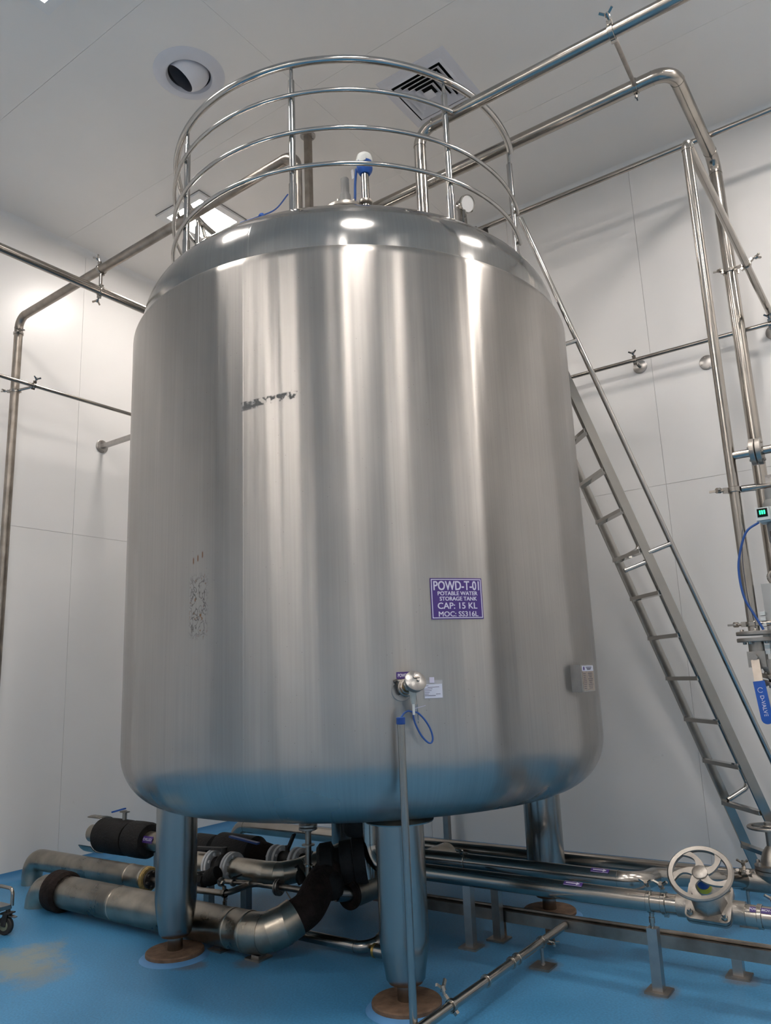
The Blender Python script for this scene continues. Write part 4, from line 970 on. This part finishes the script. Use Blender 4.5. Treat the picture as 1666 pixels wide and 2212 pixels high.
jk.build('open_jacket', 'cladding', t)
MB().cyl((xi(200), yI, zI), (xi(470), yI, zI), .07, seg=24).build('pipe', 'cladding', t)
sx_ = xi(268); MB().cyl((sx_, yI, zI+rI-.03), (sx_, yI, zI+rI+.07), .018, seg=12).box((sx_, yI, zI+rI+.06), .04, .02, .005).build('stem', 'cast_steel', t)
MB().bar((sx_+.0, yI, zI+rI+.085), (sx_-.12, yI-.03, zI+rI+.055), Y_, .03, .012).build('lever', 'blue_plastic', t)
pipe_sticker('pipe_tag', 'purple sticker lettered CHILLED on pipe beside the left leg', 334, 1815, yI, zI, .072, .12, .05, txt='CHILLED', tilt=20, size=.026)
xs0 = xi(345); MB().box((xs0, yI, .12), .03, .03, .12).build('support_post', 'brushed_plate', t)
for a, b, r_ in ((425, 472, .10), (476, 560, .125)):
    aa, bb = xi(a), xi(b); MB().lathe([(0, 0), (r_-.02, 0), (r_, .02), (r_, (bb-aa)-.03), (r_-.03, bb-aa), (0, bb-aa)], (aa, yI, zI), X_, 32).build('insulation_jacket', 'black_rubber', t)
xz = xi(562)
MB().lathe([(.10, 0), (.085, .10), (.06, .16), (0, .16)], (xz-.01, yI, zI), X_, 28).build('reducer_wrap', 'black_wrap', t)
flange(t, (xz+.17, yI, zI), X_, .085, .05, .022, 8, 'white_paint', .03)
MB().cyl((xz+.15, yI, zI), (xz+.5, yI, zI), .05, seg=20).build('outlet', 'dark_iron', t)
flange(t, (xz+.36, yI, zI), X_, .085, .05, .022, 8, 'white_paint', .02)
MB().bar((xi(520), yI-.10, zI+.13), (xi(585), yI-.12, zI+.11), Y_, .03, .012).build('lever', 'blue_cap', t)
MB().bar((xz+.26, yI, zI+.06), (xz+.34, yI-.02, zI+.17), Y_, .03, .012).cyl((xz+.26, yI, zI), (xz+.26, yI, zI+.09), .016, seg=10).build('small_lever', 'dark_iron', t)
# butterfly valve line
yW, zW, rW = -.17, .30, .070
xw = lambda px, py=1872: aty(px, py, yW).x
t = thing('chilled_pipe', 'metal clad pipe with flanged lever valve, bending back beneath tank', 'pipe', (xw(560), yW, 0))
MB().cyl((xw(425), yW, zW), (xw(452), yW, zW), rW, seg=32).build('cladding_section', 'cladding', t)
flange(t, (xw(462), yW, zW), X_, .098, .05, .020, 8, 'white_paint', .006)
MB().cyl((xw(464), yW, zW), (xw(500), yW, zW), .055, seg=20).lathe([(.075, -.02), (.085, 0), (.075, .02)], ((xw(484)), yW, zW), X_, 24).build('valve_body', 'dark_iron', t)
flange(t, (xw(502), yW, zW), X_, .098, .05, .020, 8, 'white_paint', .006)
MB().bar((xw(484), yW, zW+.11), (xw(430), yW-.02, zW+.10), Y_, .035, .016).cyl((xw(484), yW, zW+.05), (xw(484), yW, zW+.12), .02, seg=12).build('lever', 'dark_iron', t)
MB().cyl((xw(508), yW, zW), (xw(556), yW, zW), rW, seg=32).build('cladding_section', 'cladding', t)
CORNER = Vector((xw(615), yW, zW)); path = bend([Vector((xw(556), yW, zW)), CORNER, Vector((xw(615)+.10, yM+.05, zW+.05))], .17, 4)
for i in range(len(path)-1):
    a, b = path[i], path[i+1]; ex = (b-a).normalized()*.015
    if (b-a).length > .004: MB().tube([a-ex, b+ex], rW+(.0015 if i % 2 else 0), 30).build('cladding_gore', 'cladding', t)
support(xw(532), yW, zW, rW, 'square post under the flanged valve pipe beneath the tank', w=.026, clampit=False)
support(xw(452), yW, zW, rW, 'square post beside left leg under the flanged valve pipe', w=.026, clampit=False)
# drain line with flange rising to the tank bottom
zD = .235; D = [atz(*q, zD) for q in ((420, 1922), (488, 1930), (548, 1908), (668, 1925))]
yD0, yD1 = D[1].y, D[2].y
xr_ = D[3].x; yr_ = D[3].y
t = pipe('drain_pipe', 'slim steel drain pipe with flanges, rising to the tank bottom', [D[0], D[1], D[2], Vector((xr_, yr_, zD)), Vector((xr_, yr_, .80))], .019, [.05, .05, .05], 'pipe_steel_dull', 14, welds=False)
flange(t, (D[2]+(D[3]-D[2])*.47), D[3]-D[2], .052, .019, .012, 4, 'cast_steel', .004)
zf = aty(676, 1787, yr_).z; flange(t, (xr_, yr_, zf), Z_, .058, .019, .014, 4, 'cast_steel', .005)
zf2 = aty(676, 1826, yr_).z; MB().ring((xr_, yr_, zf2), Z_, .04, .017, .008, 20).build('collar', 'cast_steel', t)
zf3 = aty(676, 1870, yr_).z; clamp(t, (xr_, yr_, zf3), Z_, .019, (.8, -.5, 0), .016, .7)
clamp(t, D[0]+(D[1]-D[0])*.97, X_, .019, None, .02)
support((D[0]+(D[1]-D[0])*.97).x, (D[0]+(D[1]-D[0])*.97).y, zD, .019, 'short square post under slim drain pipe, near the left leg', w=.022)
# small valve cluster on the drain line
q = atz(440, 1905, .30); t = thing('strainer', 'dark cast strainer and small valve beside the left leg under tank', 'strainer', (q.x, q.y, .22))
b0 = atz(455, 1895, .27); 
MB().lathe([(0, -.07), (.03, -.065), (.05, -.02), (.055, .03), (.045, .065), (0, .075)], b0, (1, .2, .5), 20).lathe([(0, -.03), (.04, -.03), (.045, .03), (0, .04)], b0+Vector((-.06, -.02, -.02)), (1, 0, 0), 8).build('body', 'black_rubber', t)
MB().tube([atz(425, 1893, .25), atz(475, 1903, .25), atz(540, 1908, .25)], .016, 12).build('pipe', 'pipe_steel_dull', t)
for f in (478, 505): MB().ring(atz(f, 1905, .25), X_, .028, .01, .02, 16, .003).build('union', 'cast_steel', t)
MB().bar(atz(425, 1885, .30), atz(465, 1880, .30), Y_, .02, .01).build('lever', 'dark_iron', t)
MB().bar(atz(500, 1898, .29), atz(522, 1890, .30), Y_, .02, .01).cyl(atz(506, 1904, .25), atz(506, 1896, .29), .01, seg=8).build('lever', 'dark_iron', t)
# bottom outlet: insulated nozzle, clad drop and clad horizontal pipe
yO = .02; xO = -.05
t = thing('bottom_outlet', 'tank bottom outlet with black insulated nozzle above a clad drop pipe', 'pipe', (xO, yO, 0))
MB().lathe([(0, .78), (.10, .78), (.115, .765), (.115, .66), (.125, .655), (.125, .575), (.11, .55), (0, .55)], (xO, yO, 0), seg=32).build('insulation', 'black_rubber', t)
MB().cyl((xO, yO, .57), (xO, yO, .30), .066, seg=28).build('drop_cladding', 'polished', t)
MB().lathe([(.067, .20), (.075, .05), (.13, -.06)], (xO+.05, yO-.02, .36), (0, 0, 1), 28).build('flared_sheet', 'polished', t) if False else None
yS0 = atz(752, 1925, .235).y; xS = xO
MB().cyl((xO, -.13, .24), (xO, 1.0, .24), .082, seg=32).build('cladding_section', 'cladding', t)
MB().ring((xO, -.135, .24), Y_, .088, .03, .02, 32, .004).build('end_wrap', 'black_wrap', t)
MB().cyl((xO, -.13, .24), (xO-.03, -.22, .26), .045, seg=20).build('stub', 'leg_steel', t)
MB().lathe([(0, -.08), (.045, -.07), (.07, -.03), (.075, .02), (.06, .06), (.03, .08), (0, .085)], (xO-.04, -.25, .31), (-.2, -.3, .8), 24).build('wrapped_flange', 'black_rubber', t)
# black wrapped valve that joins the thick pipe
cv = e2+Vector((.0, .04, .03)); t = thing('wrapped_valve', 'black rubber wrapped valve joint at the end of the thick pipe', 'valve', (cv.x, cv.y, cv.z-.15))
axv = Vector((.75, .55, .1)).normalized()
MB().lathe([(0, -.10), (.11, -.10), (.13, -.08), (.13, -.01), (.09, .005), (.09, .03), (.125, .04), (.125, .11), (.10, .12), (0, .12)], cv, axv, 32).build('jacket', 'black_rubber', t)
MB().lathe([(.118, .11), (.135, .12), (.135, .19), (.13, .19), (.112, .12)], cv, axv, 28).build('loose_collar', 'black_rubber', t)
# actuator hung on the drain riser and thin sensor wires
q = atz(658, 1880, .33); t = thing('flow_switch', 'small black actuator with steel lever beside the drain riser', 'actuator', (q.x, q.y, .2))
MB().lathe([(0, -.06), (.03, -.06), (.034, 0), (.028, .05), (0, .055)], atz(645, 1888, .30), (-.5, -.2, 1), 18).build('body', 'black_rubber', t)
MB().bar(atz(655, 1868, .35), atz(672, 1838, .42), X_, .035, .012).build('lever', 'cast_steel', t)
MB().ring(atz(645, 1900, .26), Y_, .022, 0, .02, 16, .003).build('end_cap', 'light_plastic', t)
MB().tube(smooth_path([atz(642, 1862, .35), atz(625, 1866, .33), atz(612, 1885, .30), atz(612, 1910, .25), atz(622, 1932, .20), atz(636, 1952, .16)], 6), .004, 8).build('cable', 'grey_plastic', t)
# curved tube on the floor by the front leg
zf = .055; A_ = [atz(q[0], q[1], zf) for q in ((600, 2008), (806, 2052))]
C_ = atz(826, 1990, .10)
t = pipe('floor_tube', 'bent steel tube low on the floor left of the front leg', [A_[0], A_[1], C_+Vector((.03, .12, .02))], .031, .09, seg=18)
MB().ring(A_[1]+Vector((.015, 0, .0)), X_, .036, .0, .014, 24).build('brass_band', 'brass', t)
MB().cyl(A_[1]+Vector((.02, 0, 0)), A_[1]+Vector((.10, .0, 0)), .034, seg=20).build('ferrule', 'pipe_steel', t)
# slim post by the back wall
P = aty(967, 1800, 2.1); t = thing('wall_post', 'slim square steel post by the back wall, seen under the tank', 'post', (P.x, 2.1, 0))
MB().box((P.x, 2.1, .75), .025, .025, .75).build('post', 'brushed_plate', t); MB().box((P.x, 2.1, .006), .06, .06, .006).build('base_plate', 'brushed_plate', t)
# blue handle hanging under the tank behind
q = aty(704, 1760, .75); t = thing('valve_handle', 'small blue lever hanging behind the tank underside near rear leg', 'valve', (q.x, q.y, q.z))
MB().bar(q+Z_*.10, q-Z_*.05, X_, .035, .010).build('grip', 'blue_cap', t); MB().cyl(q+Z_*.10-Y_*.02, q+Z_*.10+Y_*.05, .02, seg=12).cyl(q+Z_*.08+Y_*.04, q+Z_*.22+Y_*.04, .025, seg=14).build('body', 'cast_steel', t)

# ------------------------------------------------------------------ trolley at the left edge
wq = atz(12, 2020, 0); t = thing('trolley', 'steel trolley corner with caster wheel at the lower left edge', 'trolley', (wq.x-.35, wq.y-.3, 0))
def caster(x, y):
    c = Vector((x, y, .055)); ax = Vector((.35, -.9, 0)).normalized()
    w_ = MB().ring(c, ax, .055, .03, .032, 32, .006).build('caster_wheel', 'caster_tyre', t)
    MB().ring(c, ax, .032, 0, .036, 24, .004).build('hub', 'caster_hub', w_)
    sd = Z_.cross(ax)
    f = MB()
    for s_ in (-1, 1): f.bar(c+ax*s_*.023, c+ax*s_*.023+Z_*.07+sd*.012, sd, .035, .004)
    f.box(c+Z_*.074+sd*.012, .035, .03, .004, (sd, ax, Z_)).cyl(c+Z_*.074+sd*.015, c+Z_*.10+sd*.015, .014, seg=12); f.build('caster_fork', 'dark_iron', w_)
    MB().bar(c+Z_*.06+sd*.03, c+Z_*.05+sd*.075, ax, .03, .006).build('brake_lever', 'cast_steel', w_)
for dx, dy in ((0, 0), (-.62, 0), (0, -.5), (-.62, -.5)): caster(wq.x+dx-.01, wq.y+dy)
cx_, cy_ = wq.x-.31, wq.y-.25
b = MB()
b.box((cx_, cy_, .165), .33, .27, .012); b.build('platform', 'brushed_plate', t)
for s_ in (-1, 1):
    hx = cx_+s_*.33
    MB().tube(bend([(hx+.0, cy_+.27, .17), (hx, cy_+.27, .27), (hx-.18*1, cy_+.27, .27), (hx-.18, cy_+.27, .17)], .035, 6), .011, 12).build('corner_rail', 'pipe_steel', t)
